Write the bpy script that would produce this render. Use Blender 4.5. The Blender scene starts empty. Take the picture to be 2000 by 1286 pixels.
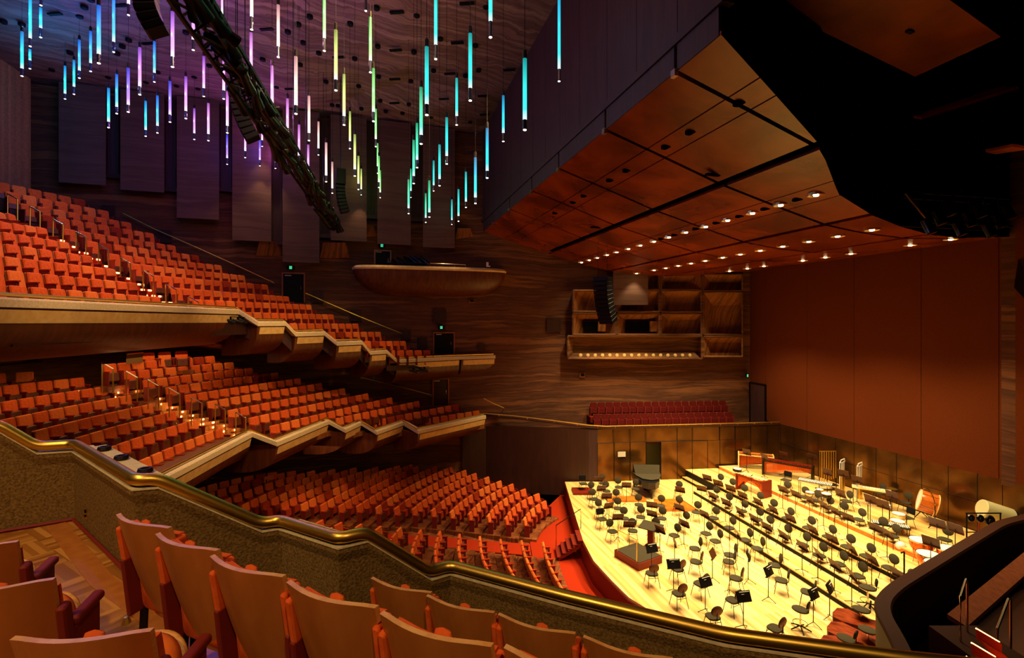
import bpy, math, random
from mathutils import Vector, Matrix
random.seed(7)
R = math.radians
S = bpy.context.scene
COL = S.collection
F = 944.0; CU = 1000.0; HV = 629.0; CZ = 10.1      # focal length in px, principal point, horizon row, eye height over the stage

# ---------------------------------------------------------------- camera, world, exposure
cam_d = bpy.data.cameras.new('camera'); cam = bpy.data.objects.new('camera', cam_d); COL.objects.link(cam)
cam.location = (0, 0, CZ); cam.rotation_euler = (R(90), 0, 0)
cam_d.sensor_width = 36.0; cam_d.lens = F / 2000 * 36.0; cam_d.shift_y = -0.007
cam_d.clip_start = 0.05; cam_d.clip_end = 200
S.camera = cam
S.view_settings.view_transform = 'Standard'; S.view_settings.look = 'None'
S.view_settings.gamma = 1.0; S.view_settings.exposure = 0.0; S.view_settings.use_curve_mapping = False
W = bpy.data.worlds.new('world'); S.world = W; W.use_nodes = True
W.node_tree.nodes['Background'].inputs[0].default_value = (0.9, 0.30, 0.10, 1)
W.node_tree.nodes['Background'].inputs[1].default_value = 0.0
S.cycles.use_denoising = True
S.cycles.max_bounces = 5; S.cycles.diffuse_bounces = 3; S.cycles.glossy_bounces = 2
S.cycles.transparent_max_bounces = 4; S.cycles.transmission_bounces = 2
S.cycles.sample_clamp_indirect = 3.0
S.cycles.caustics_reflective = False; S.cycles.caustics_refractive = False
S.cycles.use_light_tree = True

def srgb(r, g, b):
    f = lambda c: (c/255/12.92) if c/255 <= 0.04045 else ((c/255+0.055)/1.055)**2.4
    return (f(r), f(g), f(b), 1)

def lamp(name, kind, loc, power, color, target=None, size=0.1, angle=60, blend=0.6, sy=None):
    d = bpy.data.lights.new(name, kind); o = bpy.data.objects.new(name, d); COL.objects.link(o)
    o.location = loc; d.energy = power; d.color = color[:3]
    if kind == 'AREA':
        d.shape = 'RECTANGLE'; d.size = size; d.size_y = sy or size
    else:
        d.shadow_soft_size = size
    if kind == 'SPOT':
        d.spot_size = R(angle); d.spot_blend = blend
    if target is not None:
        o.rotation_euler = (Vector(target) - Vector(loc)).to_track_quat('-Z', 'Y').to_euler()
    return o

# ---------------------------------------------------------------- hall frame: p runs from the back wall of the stage to the audience, q across the hall
OX, OY = 17.6, 31.8
def H(p, q, z=0.0):
    return Vector((OX - 0.9615*p + 0.2748*q, OY - 0.2748*p - 0.9615*q, z))
HA = Vector((-0.9615, -0.2748, 0)); HB = Vector((0.2748, -0.9615, 0))
def G(u, v, z):
    Y = F*(CZ - z)/(v - HV); return Vector(((u - CU)/F*Y, Y, z))
def P(u, v, Y):
    return Vector(((u - CU)/F*Y, Y, CZ - (v - HV)/F*Y))
def XY(u, Y, z):
    return Vector(((u - CU)/F*Y, Y, z))
def on_wall(u, v, a, b, d=0.0):
    """where the sight line at (u, v) meets the vertical wall through a, b, moved d towards the hall"""
    dx, dy = b[0]-a[0], b[1]-a[1]; L = math.hypot(dx, dy); nx, ny = dy/L, -dx/L
    k = (u - CU)/F
    Y = (nx*a[0] + ny*a[1] + d)/(nx*k + ny)
    return P(u, v, Y)

# lights of the stage ceiling reflector: main power of the stage
STAGE_W = 1260.0; HOUSE_W = 110.0; TUBE_W = 24.0

# ---------------------------------------------------------------- materials
MATS = {}
def mat(name, c, rough=0.6, metal=0.0, emit=None, es=0.0, spec=0.4):
    m = bpy.data.materials.new(name); m.use_nodes = True; b = m.node_tree.nodes['Principled BSDF']
    b.inputs['Base Color'].default_value = c; b.inputs['Roughness'].default_value = rough
    b.inputs['Metallic'].default_value = metal; b.inputs['Specular IOR Level'].default_value = spec
    if emit: b.inputs['Emission Color'].default_value = emit; b.inputs['Emission Strength'].default_value = es
    MATS[name] = m; return m
def nd(m, t, **kw):
    n = m.node_tree.nodes.new(t)
    for k, v in kw.items():
        if k in ('operation', 'blend_type', 'data_type', 'wave_type', 'bands_direction', 'feature', 'vector_type', 'noise_dimensions', 'voronoi_dimensions', 'interpolation'): setattr(n, k, v)
        else: n.inputs[k].default_value = v
    return n
def ramp(m, stops, src, interp=None):
    r = m.node_tree.nodes.new('ShaderNodeValToRGB'); e = r.color_ramp.elements
    if interp: r.color_ramp.interpolation = interp
    while len(e) < len(stops): e.new(0.5)
    for i, (p, c) in enumerate(stops): e[i].position = p; e[i].color = c
    m.node_tree.links.new(src, r.inputs[0]); return r
def coords(m, which='Object', scale=(1, 1, 1), rot=(0, 0, 0)):
    t = m.node_tree.nodes.new('ShaderNodeTexCoord'); mp = m.node_tree.nodes.new('ShaderNodeMapping')
    mp.inputs['Scale'].default_value = scale; mp.inputs['Rotation'].default_value = rot
    m.node_tree.links.new(t.outputs[which], mp.inputs[0]); return mp
def bsdf(m): return m.node_tree.nodes['Principled BSDF']
def lk(m, a, b): m.node_tree.links.new(a, b)
def bump(m, src, s=0.3, d=0.02):
    b = nd(m, 'ShaderNodeBump', Strength=s, Distance=d); lk(m, src, b.inputs['Height']); lk(m, b.outputs[0], bsdf(m).inputs['Normal'])

def noise_mat(name, c1, c2, scale=(1, 1, 1), ns=5, rough=0.6, metal=0.0, bs=0.0, bd=0.01, detail=4, spec=0.4, rot=(0, 0, 0), lo=0.35, hi=0.65, dist=0.0):
    m = mat(name, c1, rough, metal, spec=spec); mp = coords(m, 'Object', scale, rot)
    n = nd(m, 'ShaderNodeTexNoise', Scale=ns, Detail=detail, Distortion=dist); lk(m, mp.outputs[0], n.inputs['Vector'])
    r = ramp(m, [(lo, c1), (hi, c2)], n.outputs['Fac']); lk(m, r.outputs[0], bsdf(m).inputs['Base Color'])
    if bs: bump(m, n.outputs['Fac'], bs, bd)
    return m

def strata(name, cols, scale=1.0, tilt=(0, 0, 0), bs=0.2, distort=0.75):
    """painted mineral layers: wavy horizontal bands"""
    m = mat(name, cols[0], 0.75, spec=0.25)
    mp = coords(m, 'Object', (1, 1, 1), tilt)
    n1 = nd(m, 'ShaderNodeTexNoise', Scale=0.22*scale, Detail=5, Roughness=0.55); lk(m, mp.outputs[0], n1.inputs['Vector'])
    ad = nd(m, 'ShaderNodeVectorMath', operation='MULTIPLY_ADD')
    lk(m, n1.outputs['Color'], ad.inputs[0]); ad.inputs[1].default_value = (0, 0, distort); lk(m, mp.outputs[0], ad.inputs[2])
    m2 = m.node_tree.nodes.new('ShaderNodeMapping'); m2.inputs['Scale'].default_value = (0.05, 0.05, 1.0); lk(m, ad.outputs[0], m2.inputs[0])
    n2 = nd(m, 'ShaderNodeTexNoise', Scale=2.1*scale, Detail=8, Roughness=0.66); lk(m, m2.outputs[0], n2.inputs['Vector'])
    st = [(0.30 + 0.42*i/(len(cols)-1), c) for i, c in enumerate(cols)]
    r = ramp(m, st, n2.outputs['Fac']); lk(m, r.outputs[0], bsdf(m).inputs['Base Color'])
    bump(m, n2.outputs['Fac'], bs, 0.03)
    return m

strata('wall_strata', [srgb(62, 33, 20), srgb(108, 64, 35), srgb(78, 45, 27), srgb(134, 84, 46), srgb(90, 52, 32)])
strata('wall_strata_olive', [srgb(64, 37, 18), srgb(114, 72, 34), srgb(82, 49, 25), srgb(140, 92, 46), srgb(94, 57, 29)])
strata('banner_strata', [srgb(78, 52, 44), srgb(106, 76, 62), srgb(88, 62, 50), srgb(114, 84, 68)], 1.0, bs=0.1)
strata('ceiling_strata', [srgb(92, 66, 58), srgb(158, 122, 104), srgb(112, 82, 70), srgb(174, 138, 116), srgb(120, 90, 78)], 0.9, (R(78), R(25), R(30)), bs=0.15, distort=3.5)
strata('grain_tilted', [srgb(82, 44, 18), srgb(150, 92, 42), srgb(98, 56, 24), srgb(168, 108, 52)], 2.2, (R(0), R(72), R(20)), bs=0.1, distort=0.8)
noise_mat('fabric_wall', srgb(94, 42, 14), srgb(106, 48, 17), (1, 1, 1), 30, 0.9, bs=0.1, bd=0.005, spec=0.08)
noise_mat('bulkhead_wood', srgb(58, 32, 28), srgb(70, 40, 34), (1, 1, 0.08), 9, 0.6, bs=0.05)
m = noise_mat('canopy_wood', srgb(88, 24, 3), srgb(142, 56, 12), (1, 1, 1), 0.45, 0.27, bs=0.10, bd=0.08, spec=0.4, dist=0.5, detail=4)
noise_mat('metal_wall', srgb(92, 60, 24), srgb(118, 80, 36), (1, 1, 1), 1.1, 0.2, 0.8, bs=0.12, bd=0.05, spec=0.6)
noise_mat('panel_wood_dark', srgb(48, 22, 12), srgb(60, 28, 15), (1, 1, 0.15), 6, 0.5)
noise_mat('panel_wood', srgb(128, 66, 24), srgb(152, 84, 34), (1, 1, 0.12), 6, 0.38, bs=0.03, spec=0.5)
noise_mat('hull_wood', srgb(80, 36, 13), srgb(106, 52, 20), (1, 1, 0.12), 7, 0.42, spec=0.45)
noise_mat('hull_plank', srgb(138, 82, 38), srgb(176, 112, 54), (0.4, 0.4, 3.5), 3, 0.5)
noise_mat('light_ply', srgb(232, 184, 104), srgb(244, 206, 130), (1, 1, 1), 5, 0.5)
noise_mat('cream_concrete', srgb(216, 190, 138), srgb(234, 212, 164), (1, 1, 1), 24, 0.8, bs=0.15)
noise_mat('rough_plaster', srgb(98, 72, 36), srgb(140, 108, 58), (1, 1, 1), 48, 0.9, bs=0.8, bd=0.014, detail=8, spec=0.15)
mat('brass', srgb(232, 190, 84), 0.36, 1.0)
mat('chrome', srgb(220, 205, 180), 0.22, 1.0)
mat('black', srgb(12, 10, 10), 0.6, spec=0.15)
mat('rig_black', srgb(6, 5, 5), 0.4, spec=0.22)
mat('box_wood', srgb(50, 24, 11), 0.6, spec=0.1)
mat('void_black', srgb(4, 3, 3), 0.95, spec=0.0)
mat('black_gloss', srgb(20, 18, 18), 0.28, spec=0.5)
noise_mat('black_fabric', srgb(56, 50, 36), srgb(70, 62, 46), (1, 1, 1), 60, 0.95, spec=0.05)
mat('dark_metal', srgb(34, 24, 16), 0.5, 0.2, spec=0.2)
mat('stand_wood', srgb(78, 38, 14), 0.45)
mat('paper', srgb(235, 225, 200), 0.7)
mat('white', srgb(230, 222, 200), 0.6)
noise_mat('orange_fabric', srgb(214, 84, 28), srgb(232, 102, 38), (1, 1, 1), 14, 0.85, spec=0.15)
noise_mat('orange_fabric_worn', srgb(232, 108, 40), srgb(242, 126, 52), (1, 1, 1), 14, 0.8, spec=0.15)
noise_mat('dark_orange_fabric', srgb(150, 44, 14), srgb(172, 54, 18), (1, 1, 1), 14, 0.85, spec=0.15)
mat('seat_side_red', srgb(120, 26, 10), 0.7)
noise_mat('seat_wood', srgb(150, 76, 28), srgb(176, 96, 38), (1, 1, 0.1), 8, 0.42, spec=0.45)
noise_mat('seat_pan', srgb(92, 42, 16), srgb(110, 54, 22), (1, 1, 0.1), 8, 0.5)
noise_mat('box_fabric', srgb(74, 12, 8), srgb(86, 15, 10), (1, 1, 1), 14, 0.85, spec=0.1)
noise_mat('shell_wood', srgb(172, 98, 40), srgb(188, 112, 48), (1, 1, 0.08), 10, 0.34, spec=0.5)
noise_mat('shell_edge', srgb(214, 148, 70), srgb(232, 170, 90), (1, 1, 6), 20, 0.4)
noise_mat('carpet_red', srgb(150, 38, 13), srgb(164, 46, 16), (1, 1, 1), 40, 0.95, spec=0.05)
noise_mat('carpet_dark', srgb(92, 26, 12), srgb(112, 32, 14), (1, 1, 1), 30, 0.95, spec=0.05)
noise_mat('reflector_wood', srgb(120, 54, 16), srgb(150, 72, 24), (1, 1, 1), 0.8, 0.35)
noise_mat('curtain_cloth', srgb(150, 92, 52), srgb(170, 108, 62), (1, 1, 1), 10, 0.9)
mat('glass', srgb(12, 12, 12), 0.08, 0.0, spec=0.8)
mat('paper_grey', srgb(200, 190, 170), 0.7)
mat('white_metal', srgb(225, 220, 205), 0.35, 0.2)
mat('cream_drum', srgb(206, 196, 140), 0.5)
mat('drum_skin', srgb(245, 238, 215), 0.45)
noise_mat('drum_orange', srgb(196, 88, 20), srgb(214, 112, 34), (1, 1, 1), 5, 0.18, spec=0.7)
mat('copper', srgb(206, 98, 44), 0.25, 0.9)
noise_mat('bass_wood', srgb(140, 40, 6), srgb(184, 80, 14), (2.5, 0.5, 1), 5, 0.5, spec=0.08)
mat('bass_rib', srgb(70, 16, 8), 0.5, spec=0.1)
mat('rosewood_red', srgb(112, 30, 14), 0.45, spec=0.2)
mat('marimba_bar', srgb(222, 206, 140), 0.4)
mat('green_sign', srgb(40, 220, 150), 0.5, emit=srgb(60, 235, 170), es=0.9)
mat('step_light', srgb(255, 190, 120), 0.5, emit=srgb(255, 160, 90), es=9.0)
mat('lamp_glow', srgb(255, 235, 190), 0.5, emit=srgb(255, 226, 160), es=16.0)
mat('pendant_glow', srgb(255, 240, 210), 0.5, emit=srgb(255, 240, 205), es=9.0)
mat('canopy_light_trim', srgb(235, 205, 150), 0.3, 0.6)
mat('corridor_floor', srgb(120, 118, 84), 0.6)

# polished stage boards, running along the back wall
m = mat('stage_floor', srgb(226, 178, 92), 0.32, spec=0.5)
mp = coords(m, 'Object', (1, 1, 1), (0, 0, -math.atan2(HB.y, HB.x)))
m2 = m.node_tree.nodes.new('ShaderNodeMapping'); m2.inputs['Scale'].default_value = (0.22, 7.5, 1); lk(m, mp.outputs[0], m2.inputs[0])
vo = nd(m, 'ShaderNodeTexWhiteNoise'); fl = nd(m, 'ShaderNodeVectorMath', operation='FLOOR'); lk(m, m2.outputs[0], fl.inputs[0]); lk(m, fl.outputs[0], vo.inputs['Vector'])
n = nd(m, 'ShaderNodeTexNoise', Scale=2.2, Detail=6); m3 = m.node_tree.nodes.new('ShaderNodeMapping'); m3.inputs['Scale'].default_value = (0.25, 5, 1); lk(m, mp.outputs[0], m3.inputs[0]); lk(m, m3.outputs[0], n.inputs['Vector'])
mx = nd(m, 'ShaderNodeMath', operation='MULTIPLY_ADD'); lk(m, n.outputs['Fac'], mx.inputs[0]); mx.inputs[1].default_value = 0.5
ml = nd(m, 'ShaderNodeMath', operation='MULTIPLY'); lk(m, vo.outputs['Value'], ml.inputs[0]); ml.inputs[1].default_value = 0.5; lk(m, ml.outputs[0], mx.inputs[2])
r = ramp(m, [(0.15, srgb(206, 150, 68)), (0.5, srgb(232, 190, 112)), (0.85, srgb(242, 212, 146))], mx.outputs[0]); lk(m, r.outputs[0], bsdf(m).inputs['Base Color'])
# parquet: short boards laid in alternating directions
def parquet(name, c, scale=1.0, rough=0.35, rot=0.4):
    m = mat(name, c[1], rough, spec=0.4)
    mp = coords(m, 'Object', (1, 1, 1), (0, 0, rot))
    ck = nd(m, 'ShaderNodeTexChecker', Scale=1.1*scale); lk(m, mp.outputs[0], ck.inputs['Vector'])
    outs = []
    for sc in ((1.1*scale, 9*scale, 1), (9*scale, 1.1*scale, 1)):
        q = m.node_tree.nodes.new('ShaderNodeMapping'); q.inputs['Scale'].default_value = sc; lk(m, mp.outputs[0], q.inputs[0])
        f = nd(m, 'ShaderNodeVectorMath', operation='FLOOR'); lk(m, q.outputs[0], f.inputs[0])
        w = nd(m, 'ShaderNodeTexWhiteNoise'); lk(m, f.outputs[0], w.inputs['Vector']); outs.append(w)
    mi = nd(m, 'ShaderNodeMix', data_type='FLOAT'); lk(m, ck.outputs['Fac'], mi.inputs[0]); lk(m, outs[0].outputs['Value'], mi.inputs[2]); lk(m, outs[1].outputs['Value'], mi.inputs[3])
    r = ramp(m, [(0.0, c[0]), (0.5, c[1]), (1.0, c[2])], mi.outputs[0]); lk(m, r.outputs[0], bsdf(m).inputs['Base Color'])
    return m
parquet('parquet', [srgb(140, 82, 28), srgb(172, 110, 42), srgb(200, 138, 62)], 2.2, 0.5, 0.55)
parquet('parquet_dark', [srgb(92, 46, 20), srgb(124, 66, 30), srgb(146, 84, 40)], 1.6, 0.4, 0.3)

# glowing tubes: deep colour on top fading to pale light at the lower end
def tube_mat(name, top, low):
    m = mat(name, top, 0.4); mp = coords(m, 'Generated'); sx = nd(m, 'ShaderNodeSeparateXYZ'); lk(m, mp.outputs[0], sx.inputs[0])
    r = ramp(m, [(0.0, tuple(min(1, c*0.6+0.6) for c in low[:3])+(1,)), (0.16, low), (0.55, tuple((a+b)/2 for a, b in zip(top, low))), (1.0, tuple(c*0.55 for c in top[:3])+(1,))], sx.outputs['Z'])
    lk(m, r.outputs[0], bsdf(m).inputs['Emission Color']); bsdf(m).inputs['Emission Strength'].default_value = 1.5
    bsdf(m).inputs['Base Color'].default_value = (0.02, 0.02, 0.02, 1)
    return m
TUBES = {  # name: (top, low, spill colour)
 'cyan blue':    (srgb(20, 130, 225), srgb(60, 240, 250)),
 'azure blue':   (srgb(10, 100, 235), srgb(90, 200, 255)),
 'blue violet':  (srgb(40, 60, 225), srgb(190, 140, 255)),
 'violet':       (srgb(150, 70, 215), srgb(245, 170, 255)),
 'pink violet':  (srgb(190, 90, 200), srgb(255, 190, 250)),
 'pale pink':    (srgb(215, 150, 150), srgb(255, 225, 205)),
 'yellow green': (srgb(150, 175, 70), srgb(240, 255, 150)),
 'light green':  (srgb(70, 190, 90), srgb(170, 255, 150)),
 'sea green':    (srgb(20, 165, 110), srgb(90, 245, 190)),
 'turquoise':    (srgb(5, 165, 165), srgb(60, 245, 235)),
 'sky cyan':     (srgb(5, 130, 190), srgb(50, 225, 250)),
}
for k, (a_, b_) in TUBES.items(): tube_mat('tube_' + k.replace(' ', '_'), a_, b_)
m = mat('clear_tube', srgb(70, 70, 90), 0.12, 0.3, spec=0.8)

# ---------------------------------------------------------------- mesh building
class MB:
    def __init__(s): s.v = []; s.f = []; s.m = []; s.mats = []; s.xf = None
    def mi(s, name):
        if name not in s.mats: s.mats.append(name)
        return s.mats.index(name)
    def add(s, vs, fs, mt):
        o = len(s.v)
        s.v += [tuple(s.xf @ Vector(p)) if s.xf else tuple(p) for p in vs]
        k = s.mi(mt)
        for f in fs: s.f.append(tuple(i + o for i in f)); s.m.append(k)
        return s
    def box(s, c, d, mt, rz=0.0, rx=0.0, ry=0.0):
        Mx = Matrix.Translation(c) @ Matrix.Rotation(rz, 4, 'Z') @ Matrix.Rotation(ry, 4, 'Y') @ Matrix.Rotation(rx, 4, 'X')
        x, y, z = d[0]/2, d[1]/2, d[2]/2
        vs = [Mx @ Vector(p) for p in ((-x,-y,-z),(x,-y,-z),(x,y,-z),(-x,y,-z),(-x,-y,z),(x,-y,z),(x,y,z),(-x,y,z))]
        return s.add(vs, [(0,3,2,1),(4,5,6,7),(0,1,5,4),(1,2,6,5),(2,3,7,6),(3,0,4,7)], mt)
    def rbox(s, c, d, r, mt, rz=0.0, rx=0.0, ry=0.0, n=3):
        """box whose outline in local x-z is rounded, thickness along y, with soft front and back rims"""
        Mx = Matrix.Translation(c) @ Matrix.Rotation(rz, 4, 'Z') @ Matrix.Rotation(ry, 4, 'Y') @ Matrix.Rotation(rx, 4, 'X')
        x, y, z = d[0]/2, d[1]/2, d[2]/2
        def ring(e, yy):
            out = []
            for cx, cz, a0 in ((x-r, z-r, 0), (-x+r, z-r, 90), (-x+r, -z+r, 180), (x-r, -z+r, 270)):
                for i in range(n+1):
                    a = R(a0 + 90*i/n); rr = max(r-e, 0.001)
                    out.append(Mx @ Vector((cx + rr*math.cos(a), yy, cz + rr*math.sin(a))))
            return out
        e = min(r*0.5, y*0.6); rings = [ring(e, -y), ring(0, -y+e), ring(0, y-e), ring(e, y)]
        N = len(rings[0]); vs = sum(rings, []); fs = []
        for k in range(3):
            for i in range(N):
                j = (i+1) % N; fs.append((k*N+i, (k+1)*N+i, (k+1)*N+j, k*N+j))
        fs.append(tuple(range(N))); fs.append(tuple(3*N+i for i in reversed(range(N))))
        return s.add(vs, fs, mt)
    def tube(s, pts, r, mt, n=8, cap=True):
        pts = [Vector(p) for p in pts]; rr = r if isinstance(r, (list, tuple)) else [r]*len(pts)
        vs = []; fs = []; up = Vector((0, 0, 1))
        for i, p in enumerate(pts):
            d = (pts[min(i+1, len(pts)-1)] - pts[max(i-1, 0)]).normalized()
            a = d.cross(up)
            if a.length < 0.05: a = d.cross(Vector((1, 0, 0)))
            a.normalize(); b = d.cross(a)
            for k in range(n):
                t = 2*math.pi*k/n; vs.append(p + (a*math.cos(t) + b*math.sin(t))*rr[i])
        for i in range(len(pts)-1):
            for k in range(n):
                j = (k+1) % n; fs.append((i*n+k, i*n+j, (i+1)*n+j, (i+1)*n+k))
        if cap: fs.append(tuple(reversed(range(n)))); fs.append(tuple((len(pts)-1)*n+k for k in range(n)))
        return s.add(vs, fs, mt)
    def prism(s, poly, z0, z1, mt):
        """poly: list of (x, y); z0, z1 numbers or lists"""
        N = len(poly); a = z0 if isinstance(z0, (list, tuple)) else [z0]*N; b = z1 if isinstance(z1, (list, tuple)) else [z1]*N
        vs = [(p[0], p[1], a[i]) for i, p in enumerate(poly)] + [(p[0], p[1], b[i]) for i, p in enumerate(poly)]
        fs = [tuple(reversed(range(N))), tuple(range(N, 2*N))] + [(i, (i+1) % N, N+(i+1) % N, N+i) for i in range(N)]
        return s.add(vs, fs, mt)
    def slab(s, poly, off, mt):
        """planar polygon given a thickness vector"""
        N = len(poly); off = Vector(off); vs = [Vector(p) for p in poly] + [Vector(p)+off for p in poly]
        fs = [tuple(range(N)), tuple(reversed(range(N, 2*N)))] + [(i, N+i, N+(i+1) % N, (i+1) % N) for i in range(N)]
        return s.add(vs, fs, mt)
    def lathe(s, prof, c, mt, n=16, ax=None, sx=1.0, sy=1.0, cap=True):
        c = Vector(c); Q = Vector((0, 0, 1)).rotation_difference(Vector(ax).normalized()).to_matrix() if ax else Matrix.Identity(3)
        vs = []; fs = []
        for r, z in prof:
            for k in range(n):
                t = 2*math.pi*k/n; vs.append(c + Q @ Vector((r*math.cos(t)*sx, r*math.sin(t)*sy, z)))
        for i in range(len(prof)-1):
            for k in range(n):
                j = (k+1) % n; fs.append((i*n+k, i*n+j, (i+1)*n+j, (i+1)*n+k))
        if cap: fs.append(tuple(reversed(range(n)))); fs.append(tuple((len(prof)-1)*n+k for k in range(n)))
        return s.add(vs, fs, mt)
    def sweep(s, path, prof, mt, closed=False, cap=True):
        """path: [(x, y, z)], prof: [(o, dz)] with o measured to the right-hand side of travel"""
        path = [Vector(p) for p in path]; n = len(prof); vs = []; fs = []
        for i, p in enumerate(path):
            d0 = (path[i]-path[i-1]) if i else (path[1]-path[0]); d1 = (path[i+1]-path[i]) if i < len(path)-1 else d0
            d0 = Vector((d0.x, d0.y, 0)).normalized(); d1 = Vector((d1.x, d1.y, 0)).normalized()
            t = (d0+d1).normalized(); nn = Vector((t.y, -t.x, 0)); k = 1/max(0.5, t.dot(d1))
            for o, dz in prof: vs.append(p + nn*o*k + Vector((0, 0, dz)))
        for i in range(len(path)-1):
            for k in range(n if closed else n-1):
                j = (k+1) % n; fs.append((i*n+k, (i+1)*n+k, (i+1)*n+j, i*n+j))
        if closed and cap: fs.append(tuple(range(n))); fs.append(tuple((len(path)-1)*n+k for k in reversed(range(n))))
        return s.add(vs, fs, mt)
    def build(s, name, parent=None, smooth=False, loc=None):
        me = bpy.data.meshes.new(name); me.from_pydata(s.v, [], s.f)
        for k in s.mats: me.materials.append(MATS[k])
        me.polygons.foreach_set('material_index', s.m)
        if smooth: me.polygons.foreach_set('use_smooth', [True]*len(s.f))
        me.update()
        o = bpy.data.objects.new(name, me); COL.objects.link(o)
        if parent: o.parent = parent
        if loc is not None: o.location = loc
        return o
def smooth_path(pts, n=6, rr=0.09):
    out = [pts[0]]
    for i in range(1, len(pts)-1):
        p, a, c = pts[i], pts[i-1], pts[i+1]; r1 = min(rr, (p-a).length*0.45); r2 = min(rr, (c-p).length*0.45)
        s, e = p+(a-p).normalized()*r1, p+(c-p).normalized()*r2
        for k in range(n+1): t = k/n; out.append(s*(1-t)**2 + p*2*t*(1-t) + e*t*t)
    out.append(pts[-1]); return out
def autosmooth(o, ang=40):
    me = o.data; me.polygons.foreach_set('use_smooth', [True]*len(me.polygons)); me.set_sharp_from_angle(angle=R(ang)); return o
def tag(o, label=None, cat=None, group=None, kind=None):
    if label: o['label'] = label
    if cat: o['category'] = cat
    if group: o['group'] = group
    if kind: o['kind'] = kind
    return o
def struct(o): o['kind'] = 'structure'; return o
def root(name, loc, rz=0.0, label=None, cat=None, group=None):
    o = bpy.data.objects.new(name, None); COL.objects.link(o); o.location = loc; o.rotation_euler = (0, 0, rz); o.empty_display_size = 0.2
    return tag(o, label, cat, group)
KIDS = {}
def kids(o): return KIDS.setdefault(o.name, [c for c in COL.objects if c.parent == o])
def dup(src, loc, rz, label, group=None, scale=None):
    r = src.copy(); COL.objects.link(r); r.location = loc; r.rotation_euler = (0, 0, rz); r['label'] = label
    if group: r['group'] = group
    if scale: r.scale = scale
    for c in kids(src):
        d = c.copy(); COL.objects.link(d); d.parent = r
        for g in kids(c):
            e = g.copy(); COL.objects.link(e); e.parent = d
    return r
def face(fx, fy): return math.atan2(-fx, fy)          # turns local +Y to (fx, fy)
ORD = ['zeroth', 'first', 'second', 'third', 'fourth', 'fifth', 'sixth', 'seventh', 'eighth', 'ninth', 'tenth', 'eleventh', 'twelfth', 'thirteenth', 'fourteenth', 'fifteenth', 'sixteenth', 'seventeenth', 'eighteenth', 'nineteenth', 'twentieth', 'twenty-first', 'twenty-second', 'twenty-third', 'twenty-fourth', 'twenty-fifth', 'twenty-sixth', 'twenty-seventh', 'twenty-eighth', 'twenty-ninth', 'thirtieth']
# ================================================================ THE SETTING
WA, WB, WC, WD = (-24.4, 24.8), (-6.4, 30.4), (3.83, 32.84), (16.9, 34.3)
CEIL = 22.3
def wall_slab(name, pts, z0, z1, mt, th=0.35):
    """vertical wall along plan points, thickness away from the hall (left-hand side of travel)"""
    b = MB(); prof = [(0, z0), (0, z1), (-th, z1), (-th, z0)]
    b.sweep([(x, y, 0) for x, y in pts], prof, mt, closed=True)
    return struct(b.build(name))
wall_slab('wall_far_side', [(-30.0, 23.06), WA, WB, (-1.5, 31.55), WC, (10.0, 33.53), WD], -1.5, CEIL, 'wall_strata')
# rear wall behind the upper balcony, covered by the curtain
b = MB(); b.sweep([(-20.5, 10.0, 0), (-24.6, 24.6, 0)], [(0, 9), (0, CEIL), (-0.3, CEIL), (-0.3, 9)], 'panel_wood_dark', closed=True); struct(b.build('wall_rear'))
b = MB(); N = 60; path = []
for i in range(N+1):
    t = i/N; w = 0.12*math.sin(i*1.9); path.append((-23.55 - 0.62*t + w*0.9, 21.6 + 2.55*t + w*0.25, 0))
b.sweep(path, [(0, 12.6), (0, CEIL-0.02), (-0.06, CEIL-0.02), (-0.06, 12.6)], 'curtain_cloth', closed=True)
o = autosmooth(b.build('curtain'), 60); tag(o, 'tall brown pleated curtain hanging at the rear corner behind the top balcony seats', 'curtain')

# ceiling: faceted plaster, ports and slots are its parts
b = MB(); nx, ny = 17, 15; vs = []
for j in range(ny):
    for i in range(nx):
        x = -31 + 46*i/(nx-1) + (0.9*random.uniform(-1, 1) if 0 < i < nx-1 else 0); y = 2 + 34*j/(ny-1) + (0.8*random.uniform(-1, 1) if 0 < j < ny-1 else 0)
        vs.append((x, y, CEIL + 0.02 + random.choice([0, 0, 0.25, 0.5, 0.75])*random.random()))
fs = []
for j in range(ny-1):
    for i in range(nx-1):
        a = j*nx+i
        if random.random() < 0.5: fs += [(a, a+nx, a+1), (a+1, a+nx, a+nx+1)]
        else: fs += [(a, a+nx, a+nx+1), (a, a+nx+1, a+1)]
b.add(vs, fs, 'ceiling_strata'); ceil = struct(b.build('ceiling'))
def ceil_disc(u, v, k, slot=False):
    c = G(u, v, CEIL - 0.01); q = MB()
    if slot: q.box((0, 0, 0), (0.62*k, 0.15*k, 0.06), 'black', rz=-0.1)
    else: q.lathe([(0.0, -0.03), (0.10*k, -0.03), (0.125*k, -0.01), (0.125*k, 0.1)], (0, 0, 0), 'black', 12)
    q.build('slot_vent' if slot else 'downlight', ceil, loc=c)
for x, y in ((338,112),(200,207),(265,160),(592,157),(620,375),(395,340),(440,520),(757,57),(1010,103),(765,298),(992,333),(770,487),(972,516),(960,661),(780,638),(645,547),(920,717),(815,705),(128,551),(42,380),(297,275),(277,413),(478,665),(662,688),(515,670),(1157,250),(1378,292),(1115,450),(1315,482),(1398,447),(1445,48),(1100,740),(1345,770)):
    ceil_disc(500 + x/3.216, y/3.216, 1)
for x, y in ((500,108),(570,5),(808,258),(22,143),(768,298),(325,443),(1168,210),(1220,487),(1108,542),(1243,560),(917,520),(735,342),(440,338),(530,52),(137,160),(680,490),(990,457),(1315,418)):
    ceil_disc(x/3.216, y/3.216, 1)
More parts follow.
